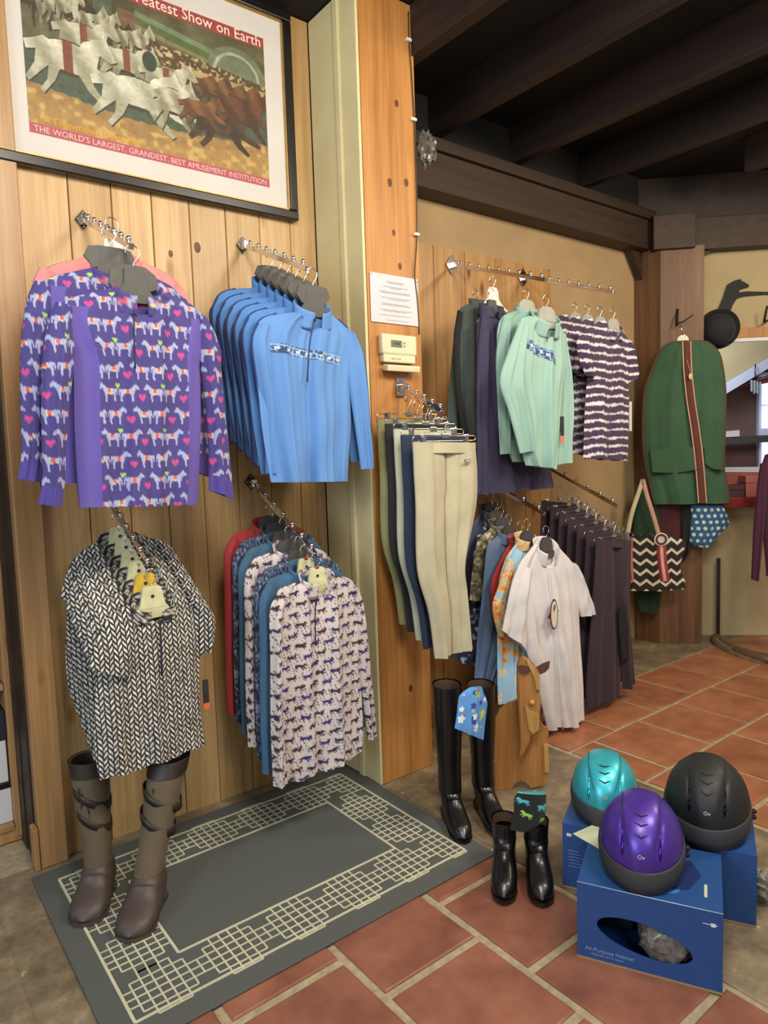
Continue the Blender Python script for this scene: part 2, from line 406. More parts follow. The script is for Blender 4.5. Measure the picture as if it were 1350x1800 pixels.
# ------------------------------------------------------------------ lofted cloth pieces
def cr(P, n):
    """resample control rows (k,3) to n rows with Catmull-Rom"""
    P = np.asarray(P, float); k = len(P)
    if k == 2: return P[0]+(P[1]-P[0])*np.linspace(0, 1, n)[:, None]
    Q = np.vstack([2*P[0]-P[1], P, 2*P[-1]-P[-2]]); d = np.linalg.norm(np.diff(P[:, :], axis=0), axis=1)+1e-6
    cum = np.concatenate([[0], np.cumsum(d)]); x = np.linspace(0, cum[-1], n)
    i = np.clip(np.searchsorted(cum, x, side='right')-1, 0, k-2); t = ((x-cum[i])/d[i])[:, None]
    p0, p1, p2, p3 = Q[i], Q[i+1], Q[i+2], Q[i+3]
    return .5*((2*p1)+(-p0+p2)*t+(2*p0-5*p1+4*p2-p3)*t*t+(-p0+3*p1-3*p2+p3)*t**3)
def loft(name, L, R, thick, normal, org, mat, parent, part='body', pat=None, nf=40, nr=40, nb=10,
         fold=.008, nfold=3.0, seed=0, tthick=None, power=.75, cap=False, off=(0, 0, 0), twist=0.0, hemwave=0.0, neck=None):
    """closed flattened tube between the edge curves L and R (world points); front bulges along -normal"""
    n = np.array(normal, float)
    Lr = cr(L, nr); Rr = cr(R, nr)
    th = np.interp(np.linspace(0, 1, nr), np.linspace(0, 1, len(tthick)), tthick) if tthick is not None else np.full(nr, thick)
    a_f = np.linspace(0, 1, nf, endpoint=False); a_b = np.linspace(0, 1, nb, endpoint=False)
    s = np.concatenate([a_f, 1-a_b]); front = np.concatenate([np.ones(nf), -np.ones(nb)]); bulge = np.where(front > 0, 1.0, -.35)
    prof = (np.clip(4*s*(1-s), 0, 1))**power
    rs = np.random.RandomState(seed+11); T = np.linspace(0, 1, nr)[:, None]; S = s[None, :]
    ph = rs.rand(4)*6.28; fo = np.zeros((nr, len(s)))
    for k, (fr, am) in enumerate(((nfold, 1.0), (nfold*1.9, .5), (nfold*.6, .6), (nfold*3.1, .22))):
        fo += am*np.sin(2*PI*fr*(S+.10*(k-1)*T*(S-.4))+ph[k]+T*(rs.rand()-.5)*3)
    fo += .9*np.sin(6*S+9*T+ph[1])*np.sin(8*T+3*S+ph[2])*.5
    env = (.35+.65*T)*np.clip(4*S*(1-S), 0, 1)**.5
    P = Lr[:, None, :]*(1-S[..., None])+Rr[:, None, :]*S[..., None]
    offn = th[:, None]*prof[None, :]*bulge[None, :]+fold*fo*env*np.where(front > 0, 1, .12)[None, :]
    V = P - n[None, None, :]*offn[..., None]
    if hemwave:
        V[..., 2] += hemwave*np.sin(2*PI*nfold*S+ph[0])*np.clip((T-.75)/.25, 0, 1)
    V = V + np.array(off)[None, None, :]
    if neck is not None:                          # scooped neckline: (x, z, half width, drop) on the front, shallower at the back
        dx = np.abs(V[..., 0]-neck[0])/neck[2]; dd = np.where(front > 0, neck[3], neck[3]*.1)[None, :]
        zc = neck[1]-dd*np.clip(1-dx**2, 0, 1)**.6
        V[..., 2] = np.where(dx < 1, np.minimum(V[..., 2], zc), V[..., 2])
    m = len(s); idx = np.arange(nr*m).reshape(nr, m)
    a = idx[:-1]; b = idx[1:]
    Fq = np.stack([a, b, np.roll(b, -1, 1), np.roll(a, -1, 1)], -1).reshape(-1, 4)
    me = mesh_from(name, V.reshape(-1, 3)-np.array(org), Fq)
    if pat is not None:
        ex = np.cross([0, 0, 1.0], n); ex = -ex/np.linalg.norm(ex)
        ex = ex if ex@rt > 0 else -ex
        U = (V@ex); W_ = V[..., 2]
        if twist: 
            ca, sa = math.cos(twist), math.sin(twist); U, W_ = U*ca-W_*sa, U*sa+W_*ca
        rgb = pat(U, W_, np.broadcast_to(S, U.shape), np.broadcast_to(T, U.shape), part)
        set_col(me, rgb.reshape(-1, 3))
    o = link(name, me, mat, parent)
    return o
def rows_px(rows, Y, dy=None):
    dy = dy or [0]*len(rows)
    L = [at_y(*r[0], Y+d) for r, d in zip(rows, dy)]; R = [at_y(*r[1], Y+d) for r, d in zip(rows, dy)]
    return np.array(L), np.array(R)
def collar(name, c, wd, dp, h, drop, mat, parent, org, gap=.25, flare=.012, pat=None, lean=0.0, solid=.003):
    """standing collar; c = centre of its base at back height, open gap at the front"""
    n1, n2 = 40, 8
    ph = np.linspace(PI/2+gap, PI/2-gap+2*PI, n1)[None, :]; t = np.linspace(0, 1, n2)[:, None]
    f = (np.sin(ph)+1)/2                       # 1 at front
    x = c[0]+(wd+flare*t+.2*wd*(1-t))*np.cos(ph)+lean*t
    y = c[1]-(dp+flare*t)*np.sin(ph)
    z = c[2]-drop*f**1.3+h*t*(1-.15*f)-.3*wd*(1-t)*np.abs(np.cos(ph))
    V = np.stack([x+0*t, y+0*t, z], -1)
    idx = np.arange(n1*n2).reshape(n2, n1); a = idx[:-1, :-1]; b = idx[1:, :-1]
    Fq = np.stack([a, idx[:-1, 1:], idx[1:, 1:], b], -1).reshape(-1, 4)
    me = mesh_from(name, V.reshape(-1, 3)-np.array(org), Fq)
    if pat is not None:
        set_col(me, pat(V[..., 0]+V[..., 1], V[..., 2], np.full(x.shape, .5), np.full(x.shape, .5), 'collar').reshape(-1, 3))
    o = link(name, me, mat, parent); s = o.modifiers.new('thickness', 'SOLIDIFY'); s.thickness = solid
    return o
def copy_tree(o, parent=None):
    c = o.copy(); COL.objects.link(c); c.parent = parent
    for ch in o.children: copy_tree(ch, c)
    return c
# ---- display arm and hangers
def rack_arm(P0, P1, n, label, group, plate='black', plate_size=.036, diamond=True, straight=False):
    P0, P1 = np.array(P0, float), np.array(P1, float)
    r = thing('display_arm', label, 'display arm', P0, group)
    d = P1-P0; Ln = np.linalg.norm(d); dn = d/Ln
    bm = bmesh.new(); q = plate_size; th = .006
    pts = [(0, 0, q), (q*.8, 0, 0), (0, 0, -q), (-q*.8, 0, 0)] if diamond else [(-.6*q, 0, q), (.6*q, 0, q), (.6*q, 0, -q), (-.6*q, 0, -q)]
    prism(bm, [(x, -.003, z) for x, y, z in pts], (0, -th, 0))
    bm_link('wall_plate', bm, M['black_frame'] if plate == 'black' else M['chrome'], r)
    for x, y, z in pts:
        bm = bmesh.new(); ball(bm, (x*.7, -.009, z*.7), .0035, 1, .5, 1, 8, 5); bm_link('screw', bm, M['chrome'], r, None, True)
    bm = bmesh.new(); box(bm, (-.012, -.045, -.022), (.012, -.008, .012), None, .003); bm_link('bracket', bm, M['chrome'], r)
    s0 = np.array([0, -.03, -.004]); e0 = d
    ax = Vector(tuple((e0-s0)/np.linalg.norm(e0-s0))); rot = Vector((0, -1, 0)).rotation_difference(ax).to_matrix().to_4x4()
    LL = np.linalg.norm(e0-s0)
    bm = bmesh.new(); box(bm, (-.008, -LL, -.014), (.008, 0, .005), Matrix.Translation(Vector(tuple(s0))) @ rot, .0015); bm_link('bar', bm, M['chrome'], r)
    first = None
    for k in range(n):
        p = s0+(e0-s0)*((k+.6)/n)
        if first is None:
            bm = bmesh.new(); ball(bm, (0, 0, .015), .0095); tube(bm, [(0, 0, 0), (0, 0, .012)], .004, 8); first = bm_link('ball_stop', bm, M['chrome'], r, p, True)
        else:
            c = first.copy(); COL.objects.link(c); c.parent = r; c.location = p
    return r
def hook_pts(r=.022, drop=.07):
    pts = [(-.6*r, 0, -r*1.0)]
    for k in range(13):
        a = PI*1.15-k/12*PI*1.35; pts.append((r*math.cos(a), 0, -r+.002+r*math.sin(a)))
    pts += [(r*.25, 0, -r*2.2), (0, 0, -r*2.7), (0, 0, -drop)]
    return pts
def hanger(loc, kind, label, group, wdt=.20, tilt=0.0, drop=.075, neck=.034):
    r = thing('clothes_hanger', label, 'hanger', loc, group); r.rotation_euler = (0, tilt, 0)
    tube_obj('hook', hook_pts(drop=drop), .0018, M['chrome'], r, 6)
    mt = M[{'grey': 'grey_plastic', 'cream': 'cream_plastic', 'yellow': 'yellow_plastic', 'pale': 'pale_grey_plastic', 'white': 'white_plastic'}[kind]]
    h = wdt/2; t0 = -drop+.004; q = neck
    prof = [(-.030, t0-.004), (-.020, t0), (.020, t0), (.030, t0-.004), (q, t0-.050), (h*.6, t0-.085), (h, t0-.112), (h, t0-.124), (h*.6, t0-.105), (.030, t0-.108), (-.030, t0-.108), (-h*.6, t0-.105), (-h, t0-.124), (-h, t0-.112), (-h*.6, t0-.085), (-q, t0-.050)]
    bm = bmesh.new(); prism(bm, [(x, .005, z) for x, z in prof], (0, -.010, 0)); bm_link('body', bm, mt, r)
    return r
def sizer(parent, drop=.075):
    bm = bmesh.new(); tube(bm, [(0, -.004, -drop-.02), (0, -.008, -drop-.02)], .006, 10); bm_link('size_dot', bm, M['ink'], parent)
def clip_hanger(loc, wdt, label, group, rot=0.0, drop=.075):
    r = thing('clip_hanger', label, 'hanger', loc, group); r.rotation_euler = (0, rot, 0)
    tube_obj('hook', hook_pts(.017, drop), .0018, M['chrome'], r, 6)
    h = wdt/2; z = -drop
    bm = bmesh.new(); box(bm, (-.018, -.006, z-.012), (.018, .006, z+.008), None, .003); bm_link('hook_block', bm, M['chrome'], r)
    pts = []
    for k in range(9): a = PI/2+k/8*PI; pts.append((-h+.010*math.cos(a), 0, z-.012+.010*math.sin(a)))
    for k in range(9): a = -PI/2+k/8*PI; pts.append((h+.010*math.cos(a), 0, z-.012+.010*math.sin(a)))
    tube_obj('wire_loop', pts, .0018, M['chrome'], r, 6, True)
    for sx in (-1, 1):
        bm = bmesh.new(); box(bm, (sx*h*.72-.008, -.010, z-.045), (sx*h*.72+.008, -.005, z+.004), None, .002)
        box(bm, (sx*h*.72-.008, .005, z-.045), (sx*h*.72+.008, .010, z+.004), None, .002); ball(bm, (sx*h*.72, 0, z-.004), .006)
        bm_link('clip', bm, M['chrome'], r)
    return r

# ================================================================== THE ROOM
def concrete_mat():
    m, nt, b = new_mat('stained_concrete')
    v = coords(nt, (1, 1, 1), rnd=False)
    c = ramp(nt, noise(nt, v, 4.5, 6, .6), [(.32, hexc('#665a48')), (.5, hexc('#837662')), (.66, hexc('#9b8f74'))])
    c = mixc(nt, c, ramp(nt, noise(nt, v, 22, 4, .7), [(.4, (.72, .68, .62)), (.62, (1.1, 1.05, .95))]), .7, 'MULTIPLY')
    sp = ramp(nt, noise(nt, v, 11, 5, .7), [(.64, (0, 0, 0)), (.70, (1, 1, 1))])
    c = mixc(nt, c, hexc('#c9bb8c'), sp)
    nt.links.new(c, b.inputs['Base Color']); b.inputs['Roughness'].default_value = .42
    bump(nt, b, noise(nt, v, 30, 5), .25, .004); return m
def tile_mat(name, a, b_, c_, r=.38):
    m, nt, b = new_mat(name)
    v = coords(nt, (1, 1, 1))
    c = ramp(nt, noise(nt, v, 6, 5, .6), [(.3, hexc(a)), (.5, hexc(b_)), (.72, hexc(c_))])
    oi = nt.nodes.new('ShaderNodeObjectInfo')
    c = mixc(nt, c, ramp(nt, oi.outputs['Random'], [(0, (.86, .84, .84)), (1, (1.08, 1.05, 1.02))]), 1.0, 'MULTIPLY')
    sp = ramp(nt, noise(nt, v, 26, 6, .75), [(.68, (0, 0, 0)), (.78, (.55, .55, .55))])
    c = mixc(nt, c, hexc('#c99a84'), sp)
    nt.links.new(c, b.inputs['Base Color'])
    rr = nt.nodes.new('ShaderNodeMapRange'); rr.inputs[3].default_value = r-.12; rr.inputs[4].default_value = r+.15
    nt.links.new(noise(nt, v, 9, 4), rr.inputs[0]); nt.links.new(rr.outputs[0], b.inputs['Roughness'])
    bump(nt, b, noise(nt, v, 18, 5), .22, .004); return m
M['concrete'] = concrete_mat()
M['tile'] = tile_mat('terracotta_tile', '#7c4d3e', '#925e4b', '#a46e58')
M['tile_far'] = tile_mat('terracotta_tile_orange', '#8d5a40', '#a46b4c', '#b37c5a', .34)
M['grout'] = plain('sandy_grout', '#a8987a', .9, nscale=40, var=.22, bmp=.3)

floor = structure(box_obj('floor', (-1.5, -0.6, -.12), (7.5, 4.2, -.007), M['grout']))
def slab(name, x0, x1, y0, y1, mat, z1=0.0, jit=0.004, parent=floor):
    q = [(x0, y0), (x1, y0), (x1, y1), (x0, y1)]
    cx, cy = (x0+x1)/2, (y0+y1)/2
    q = [(x+random.uniform(-jit, jit)-cx, y+random.uniform(-jit, jit)-cy) for x, y in q]
    dz = random.uniform(-.0012, .0008) if jit else 0
    bm = bmesh.new(); R = .006
    lo = [bm.verts.new((x, y, -.02)) for x, y in q]; mi = [bm.verts.new((x, y, z1+dz-.003)) for x, y in q]
    hi = [bm.verts.new((x-math.copysign(R, x), y-math.copysign(R, y), z1+dz)) for x, y in q]
    for A_, B_ in ((lo, mi), (mi, hi)):
        for i in range(4): bm.faces.new([A_[i], A_[(i+1) % 4], B_[(i+1) % 4], B_[i]])
    bm.faces.new(hi)
    return bm_link(name, bm, mat, parent, (cx, cy, 0))
g = .014
for k in range(-1, 3):                       # near floor: staggered terracotta squares
    x0 = 1.07+.375*(k-1); off = (0 if k % 2 else .19)
    for n in range(-6, 2):
        y0 = 1.447+off+.382*n
        y1 = y0+.382
        if y0 > 1.70 or y1 < .1: continue
        slab('tile', x0+g, x0+.375-g, y0+g, y1-g, M['tile'])
for k in range(11):                          # far floor beyond the racks
    y0 = 2.495-.415*k; off = .2*(k % 2)
    if y0 < -.3: break
    for n in range(12):
        x0 = 2.72+off+.40*n
        if x0 > 6.6: continue
        slab('tile', x0+g*.8, x0+.40-g*.8, y0-.415+g*.8, y0-g*.8, M['tile_far'])
    if off: slab('tile', 2.72+g*.8, 2.92-g*.8, y0-.415+g*.8, y0-g*.8, M['tile_far'])
for i, (a, b_, c_, d_) in enumerate(((-1.4, .30, .3, 4.1), (.30, 1.83, 1.76, 2.79), (1.832, 2.70, -.5, 2.98), (2.72, 6.8, 2.50, 2.98))):
    slab('concrete_patch', a, b_, c_, d_, M['concrete'], -.001, 0)

# back-left wall of upright boards
wall_back = structure(box_obj('wall_back', (.46, 2.80, 0), (1.83, 2.92, 3.46), M['beam']))
def plank(parent, x0, x1, y, z0, z1, mat, th=.018):
    bm = bmesh.new(); g_ = .0035; w_ = x1-x0
    prof = [(0+.001, th), (0+.001, .006), (g_, 0), (w_-g_, 0), (w_-.001, .006), (w_-.001, th)]
    prism(bm, [(a, b_, 0) for a, b_ in prof], (0, 0, z1-z0))
    return bm_link('plank', bm, mat, parent, (x0, y, z0))
ed = [.565, .735, .89, 1.045, 1.2, 1.36, 1.52, 1.675, 1.811]
for a, b_ in zip(ed[:-1], ed[1:]): plank(wall_back, a, b_, 2.78+random.uniform(0, .0015), 0, 3.44, M['pine'])
cb = box_obj('corner_board', (.468, 2.745, 0), (.563, 2.88, 3.44), M['pine_board'], wall_back, .004)
box_obj('board_splinter', (.448, 2.74, .0), (.466, 2.80, .16), M['pine_board'], wall_back, .003)
# the cream boarding that returns forward to the post
trim = structure(box_obj('trim_1', (1.812, 2.575, 0), (1.826, 2.779, 3.44), M['cream_wood'], None, .002), None)
box_obj('board', (1.812, 2.424, 0), (1.826, 2.532, 3.44), M['cream_wood'], trim, .002)
box_obj('batten', (1.798, 2.534, 0), (1.826, 2.573, 3.44), M['cream_wood'], trim, .006)
post = structure(box_obj('trim_2', (1.828, 2.42, 0), (2.125, 2.975, 3.44), M['post'], None, .003))
knot_m = plain('knot', '#5e3418', .5, nscale=80, var=.3, bmp=0)
for x, y, r_k in ((697, 182, .014), (685, 321, .016), (714, 321, .016), (692, 409, .012), (703, 468, .013), (690, 1010, .016), (722, 1210, .015), (700, 890, .012)):
    p = at_y(x, y, 2.4197); bm = bmesh.new(); ball(bm, (0, 0, 0), r_k, .8, .06, 1.15, 14, 8); bm_link('knot', bm, knot_m, post, tuple(p), True)
for x, y, r_k in ((300, 446, .012), (347, 435, .018), (335, 610, .016), (60, 560, .008)):
    p = at_y(x, y, 2.7805); bm = bmesh.new(); ball(bm, (0, 0, 0), r_k, .8, .06, 1.2, 14, 8); bm_link('knot', bm, knot_m, wall_back, tuple(p), True)
# wall behind the right-hand racks
wall_r = structure(box_obj('wall_right', (2.13, 3.0, 0), (5.6, 3.12, 3.40), M['tan_wall']))
e2 = [2.20, 2.46, 2.722, 2.968, 3.223, 3.477, 3.76]
for a, b_ in zip(e2[:-1], e2[1:]): plank(wall_r, a, b_, 2.98, 0, 2.655, M['plank2'])
box_obj('wall_beam', (2.13, 2.86, 2.90), (4.76, 2.999, 3.17), M['beam'], wall_r, .006)
box_obj('beam_moulding', (2.13, 2.83, 3.10), (4.76, 2.859, 3.165), M['beam'], wall_r, .004)
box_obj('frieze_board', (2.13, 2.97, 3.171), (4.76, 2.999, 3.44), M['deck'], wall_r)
# ceiling
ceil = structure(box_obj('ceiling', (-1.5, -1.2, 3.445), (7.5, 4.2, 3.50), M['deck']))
for x in (2.11, 2.70, 3.36, 4.05, 4.73, 5.40, 6.05):
    box_obj('rafter', (x, -1.1, 3.23), (x+.07, 2.99 if x < 4.7 else 2.2, 3.444), M['rafter'], ceil, .004)
# slanted wall beyond the corner post
def P3(a, k, z): return A3*a+N3*k+np.array([0, 0, z])
def box3(name, a0, a1, k0, k1, z0, z1, mat, parent=None, bev=0.0):
    bm = bmesh.new(); box(bm, (a0, k0, z0), (a1, k1, z1), frame((0, 0, 0), A3, N3, (0, 0, 1)), bev)
    return bm_link(name, bm, mat, parent)
wall_f = structure(box3('wall_far', 1.30, 3.3, 5.574, 5.68, 0, 1.20, M['cream_wall']))
box3('upper_wall', 1.30, 3.3, 5.574, 5.68, 2.33, 3.42, M['cream_wall'], wall_f)
box3('side_wall', 1.30, 1.60, 5.575, 5.679, 1.20, 2.33, M['cream_wall'], wall_f)
box3('far_beam', 1.15, 3.3, 5.46, 5.573, 2.90, 3.13, M['beam'], wall_f, .006)
box3('upper_board', 1.15, 3.3, 5.50, 5.573, 3.14, 3.44, M['rafter'], wall_f)
box3('opening_trim', 1.60, 3.3, 5.545, 5.60, 2.262, 2.335, M['plywood'], wall_f, .003)
box3('opening_bead', 1.60, 3.3, 5.54, 5.572, 2.235, 2.26, flat_print('white_gloss', '#dcdfe6', .35), wall_f)
bm = bmesh.new(); prism(bm, [P3(1.58, 5.50, 2.90), P3(1.80, 5.50, 2.90), P3(1.58, 5.50, 2.78)], N3*.07); bm_link('corner_bracket', bm, M['beam'], wall_f)
# corner post
pp = [(4.745, 3.0), (4.755, 2.792), (4.967, 2.58), (5.10, 2.74), (5.0, 3.0)]
bm = bmesh.new(); prism(bm, [(x, y, 0) for x, y in pp], (0, 0, 2.90)); cpost = structure(bm_link('trim_3', bm, M['darkpost']))
box3('bracket_block', 1.33, 1.62, 5.30, 5.56, 2.88, 3.12, M['beam'], cpost, .006)
bm = bmesh.new(); prism(bm, [(4.60, 2.93, 2.90), (4.75, 2.93, 2.90), (4.75, 2.93, 2.70)], (0, .05, 0)); bm_link('knee_brace', bm, M['beam'], cpost)
# room seen through the opening
mauve = plain('mauve_brown_wall', '#6f5654', .8, nscale=5, var=.1, bmp=.05)
back_room = structure(box3('wall_beyond', 1.0, 4.2, 7.40, 7.46, 0, 3.3, mauve))
blue_white = plain('pale_blue_paint', '#c9cfe6', .4, bmp=0, var=.03)
def quad_px(name, pts, k, depth, mat, parent):
    bm = bmesh.new(); prism(bm, [w3(x, y, k) for x, y in pts], N3*depth); return bm_link(name, bm, mat, parent)
quad_px('gable_board', [(1205, 585), (1420, 585), (1420, 600), (1272, 688), (1205, 700)], 7.10, .03, M['cream_wall'], back_room)
quad_px('gable_trim', [(1265, 680), (1420, 588), (1420, 606), (1265, 699)], 7.05, .04, blue_white, back_room)
quad_px('roof_board', [(1290, 684), (1420, 640), (1420, 660), (1340, 662)], 7.12, .03, flat_print('pink_board', '#9a6457'), back_room)
win = structure(quad_px('window_1', [(1334, 655), (1420, 650), (1420, 832), (1334, 832)], 7.33, .06, blue_white, None))
em, nt_, b_ = new_mat('bright_daylight_glass'); b_.inputs['Emission Color'].default_value = (*hexc('#dbe7ff'), 1); b_.inputs['Emission Strength'].default_value = 1.3; b_.inputs['Base Color'].default_value = (*hexc('#dbe7ff'), 1)
quad_px('pane', [(1340, 662), (1377, 660), (1377, 710), (1340, 711)], 7.315, .01, em, win)
quad_px('pane', [(1340, 714), (1377, 713), (1377, 752), (1340, 753)], 7.315, .01, em, win)
quad_px('pane', [(1340, 775), (1377, 774), (1377, 822), (1340, 823)], 7.315, .01, em, win)
quad_px('lower_sill', [(1272, 822), (1420, 820), (1420, 830), (1272, 830)], 5.9, .10, blue_white, wall_f)
quad_px('dark_sill', [(1272, 831), (1420, 831), (1420, 842), (1272, 842)], 5.62, .10, flat_print('dark_sill', '#2b2326'), wall_f)
red = plain('red_paint', '#83241f', .45, bmp=0)
maroon = plain('maroon_paint', '#51201d', .6, bmp=0)
rc = structure(box3('trim_4', 1.60, 3.3, 5.30, 5.573, 1.02, 1.09, red, None, .004), None)
box3('counter_panel', 1.60, 3.3, 5.52, 5.573, 1.09, 1.26, plain('dusty_red_panel', '#8b4740', .6, bmp=0), rc)

# ---- things beyond the opening and on the counter
t = thing('wall_shelf', 'dark shelf crossing the room seen through the opening', 'shelf', tuple(w3(1300, 772, 7.2)))
o = quad_px('board', [(1268, 768), (1420, 762), (1420, 774), (1268, 781)], 7.10, .22, flat_print('dark_green_shelf', '#38383a'), None); o.parent = t; o.matrix_parent_inverse = Matrix.Translation(-t.location)
o = quad_px('tag_rail', [(1268, 759), (1300, 756), (1300, 767), (1268, 769)], 7.09, .01, M['paper'], None); o.parent = t; o.matrix_parent_inverse = Matrix.Translation(-t.location)
o = quad_px('wall_card', [(1277, 653), (1291, 652), (1291, 664), (1277, 665)], 7.37, .01, M['paper'], None); tag(o, 'small white card on the brown wall seen through the opening', 'card')
def group_at(name, label, cat, org, objs, group=None):
    r = thing(name, label, cat, tuple(org), group)
    for ob in objs:
        ob.parent = r; ob.matrix_parent_inverse = Matrix.Translation(-Vector(tuple(org)))
    return r
c0 = w3(1322, 700, 7.0)
mt_ = flat_print('silver_strip', '#a9b3bd', .3)
strips = [quad_px('strip', [(1320+i*5, 668+i), (1323+i*5, 668+i), (1323+i*5, 688+(i*7) % 5), (1320+i*5, 688+(i*5) % 7)], 7.0+i*.01, .01, mt_, None) for i in range(4)]
strips.append(tube_obj('hook', [w3(1328, 640, 7.0), w3(1327, 655, 7.0), w3(1329, 668, 7.0)], .006, M['dark_chrome']))
group_at('hanging_mobile', 'cluster of silver strips hanging left of the bright window', 'mobile', c0, strips)
def crate(name, label, px0, px1, py0, py1, k, mat, cat='box', dep=.14):
    P = w3(px0, py1, k); Q = w3(px1, py0, k)
    a0, a1 = P@A3, Q@A3
    org = P3((a0+a1)/2, k, P[2])
    b1 = box3('body', a0, a1, k, k+dep, P[2], P[2]+(Q[2]-P[2])*.72, mat, None, .003)
    b2 = box3('lid', a0-.004, a1+.004, k-.004, k+dep+.004, P[2]+(Q[2]-P[2])*.73, Q[2], mat, None, .003)
    return group_at(name, label, cat, org, [b1, b2])
crate('small_chest', 'dark maroon chest on the red counter beside the garment bag', 1276, 1309, 853, 884, 5.36, flat_print('maroon_chest', '#402227'))
crate('pink_box', 'dusty pink box on the red counter right of the dark chest', 1311, 1340, 836, 882, 5.38, flat_print('dusty_pink_card', '#a3605a'))

# horse-shaped iron coat rack above the opening
hp = [(1248, 552), (1262, 545), (1272, 522), (1279, 500), (1289, 494), (1302, 490), (1303, 493), (1316, 500), (1317, 504), (1305, 507), (1299, 511), (1300, 514), (1312, 512), (1350, 513), (1400, 514), (1400, 518), (1345, 517), (1310, 520), (1296, 524), (1288, 536), (1284, 548), (1284, 560), (1250, 560)]
r_ = thing('horse_coat_rack', 'black iron horse-shaped coat rack on the cream wall above the opening', 'coat rack', tuple(w3(1285, 550, 5.56)))
bm = bmesh.new(); prism(bm, [w3(x, y, 5.552) for x, y in hp], N3*.008)
bmesh.ops.translate(bm, verts=bm.verts, vec=-r_.location); bm_link('horse_silhouette', bm, M['iron'], r_)
rl = np.array(r_.location)
tube_obj('hook', [w3(1350, 563, 5.55)-rl, w3(1343, 566, 5.50)-rl, w3(1347, 545, 5.46)-rl, w3(1349, 538, 5.46)-rl], .008, M['iron'], r_)
# the round hat
def lathe(bm, prof, mtx, seg=36):
    rings = []
    for r0, z0 in prof: rings.append([bm.verts.new(mtx @ Vector((r0*math.cos(2*PI*k/seg), r0*math.sin(2*PI*k/seg), z0))) for k in range(seg)])
    for A_, B_ in zip(rings[:-1], rings[1:]):
        for k in range(seg): bm.faces.new([A_[k], A_[(k+1) % seg], B_[(k+1) % seg], B_[k]])
    return rings
hc = w3(1263, 579, 5.42)
ht = thing('round_hat', 'black round felt hat hung on the horse rack', 'hat', tuple(hc))
aim = Vector(tuple(-N3*.9+np.array([-.25, 0, -.35]))).normalized(); qm = aim.to_track_quat('Z', 'Y').to_matrix().to_4x4()
felt = cloth('black_felt', '#1b1e22')
bm = bmesh.new(); lathe(bm, [(.001, .10), (.045, .097), (.085, .08), (.108, .045), (.115, .0), (.112, -.03)], qm); bm_link('crown', bm, felt, ht, None, True)
bm = bmesh.new(); lathe(bm, [(.110, -.028), (.140, -.020), (.146, -.008), (.140, -.012), (.112, -.034), (.110, -.028)], qm); bm_link('brim', bm, felt, ht, None, True)
bm = bmesh.new(); lathe(bm, [(.1165, .004), (.1175, -.01), (.1155, -.022)], qm); bm_link('hat_band', bm, M['leather'], ht, None, True)
# iron hook on the corner post
hk = w3(1190, 565, 5.33); r_ = thing('iron_hook', 'black iron double hook on the brown corner post', 'hook', tuple(hk))
z_ = lambda x, y, k: tuple(w3(x, y, k)-hk)
tube_obj('prong', [z_(1191, 546, 5.33), z_(1190, 556, 5.31), z_(1190, 568, 5.29), z_(1200, 566, 5.25), z_(1219, 553, 5.22)], [.004, .007, .008, .005, .004], M['iron'], r_)
tube_obj('back_plate', [z_(1191, 543, 5.333), z_(1190, 572, 5.333)], .009, M['iron'], r_)
# floor rack pole with its curved foot, at the far right
rp = on_floor(1246, 1110)-N3*.20; r_ = thing('rack_pole', 'dark metal pole and curved foot of a rack by the cream far wall', 'clothing rack', tuple(rp))
bm = bmesh.new(); box(bm, (-.013, -.006, 0), (.013, .006, .62), Matrix.Rotation(-PI/4, 4, 'Z')); bm_link('pole', bm, M['dark_chrome'], r_)
arc = [on_floor(x, y, .03)-N3*.20-rp for x, y in ((1246, 1110), (1262, 1122), (1290, 1134), (1320, 1142), (1352, 1146), (1400, 1149))]
bm = bmesh.new()
A_ = cr(np.array(arc), 24)
tube(bm, A_, .035, 8); bm_link('curved_foot', bm, plain('bronze_metal', '#7c6a4d', .35, .5, bmp=.05), r_, None, True)
A2 = cr(np.array([p*1.0+np.array([.02, .02, -.018]) for p in arc]), 24); bm = bmesh.new(); tube(bm, A2, .05, 8); bm_link('base_rim', bm, M['concrete'], r_, None, True)  # wider concrete-coloured rim just below the curved foot

wall_l = structure(box_obj('wall_left', (-2.2, 3.70, 0), (.52, 3.80, 3.44), M['beam']))
box_obj('gap_board', (.455, 2.93, 0), (.475, 3.69, 3.44), M['beam'], wall_l)
# ---- shelf unit at the far left
su = thing('shelf_unit', 'wooden shelf unit in the gap left of the boarded wall', 'shelving', (.25, 3.2, 0))
def sbox(name, lo, hi, m): 
    return box_obj(name, tuple(np.array(lo)-np.array((.25, 3.2, 0))), tuple(np.array(hi)-np.array((.25, 3.2, 0))), m, su, .003)
sp_ = at_y(31, 1405, 3.05)
sx1 = at_y(30, 1300, 3.02)[0]
sbox('side_panel', (sx1-.03, 3.02, .02), (sx1, 3.5, 2.6), M['pine_board']); sbox('side_panel', (-.6, 3.02, .02), (-.57, 3.5, 2.6), M['pine_board'])
for z in (.05, .62, 1.13, 1.62, 2.1): sbox('shelf', (-.57, 3.02, z), (sx1-.032, 3.5, z+.025), M['pine_board'])
sbox('back_panel', (-.6, 3.505, .02), (sx1, 3.52, 2.6), M['deck'])
sbox('plinth', (-.6, 3.03, 0), (sx1, 3.06, .048), M['pine_board'])
p = at_y(2, 1290, 3.04)
tz = .076
t = thing('storage_box', 'white box with a black lid on the bottom shelf at the far left', 'box', (p[0]-.07, 3.15, tz))
box_obj('body', (-.13, -.10, 0), (.09, .15, .14), M['paper'], t, .003); box_obj('lid', (-.135, -.105, .141), (.095, .155, .165), M['black_frame'], t, .003)
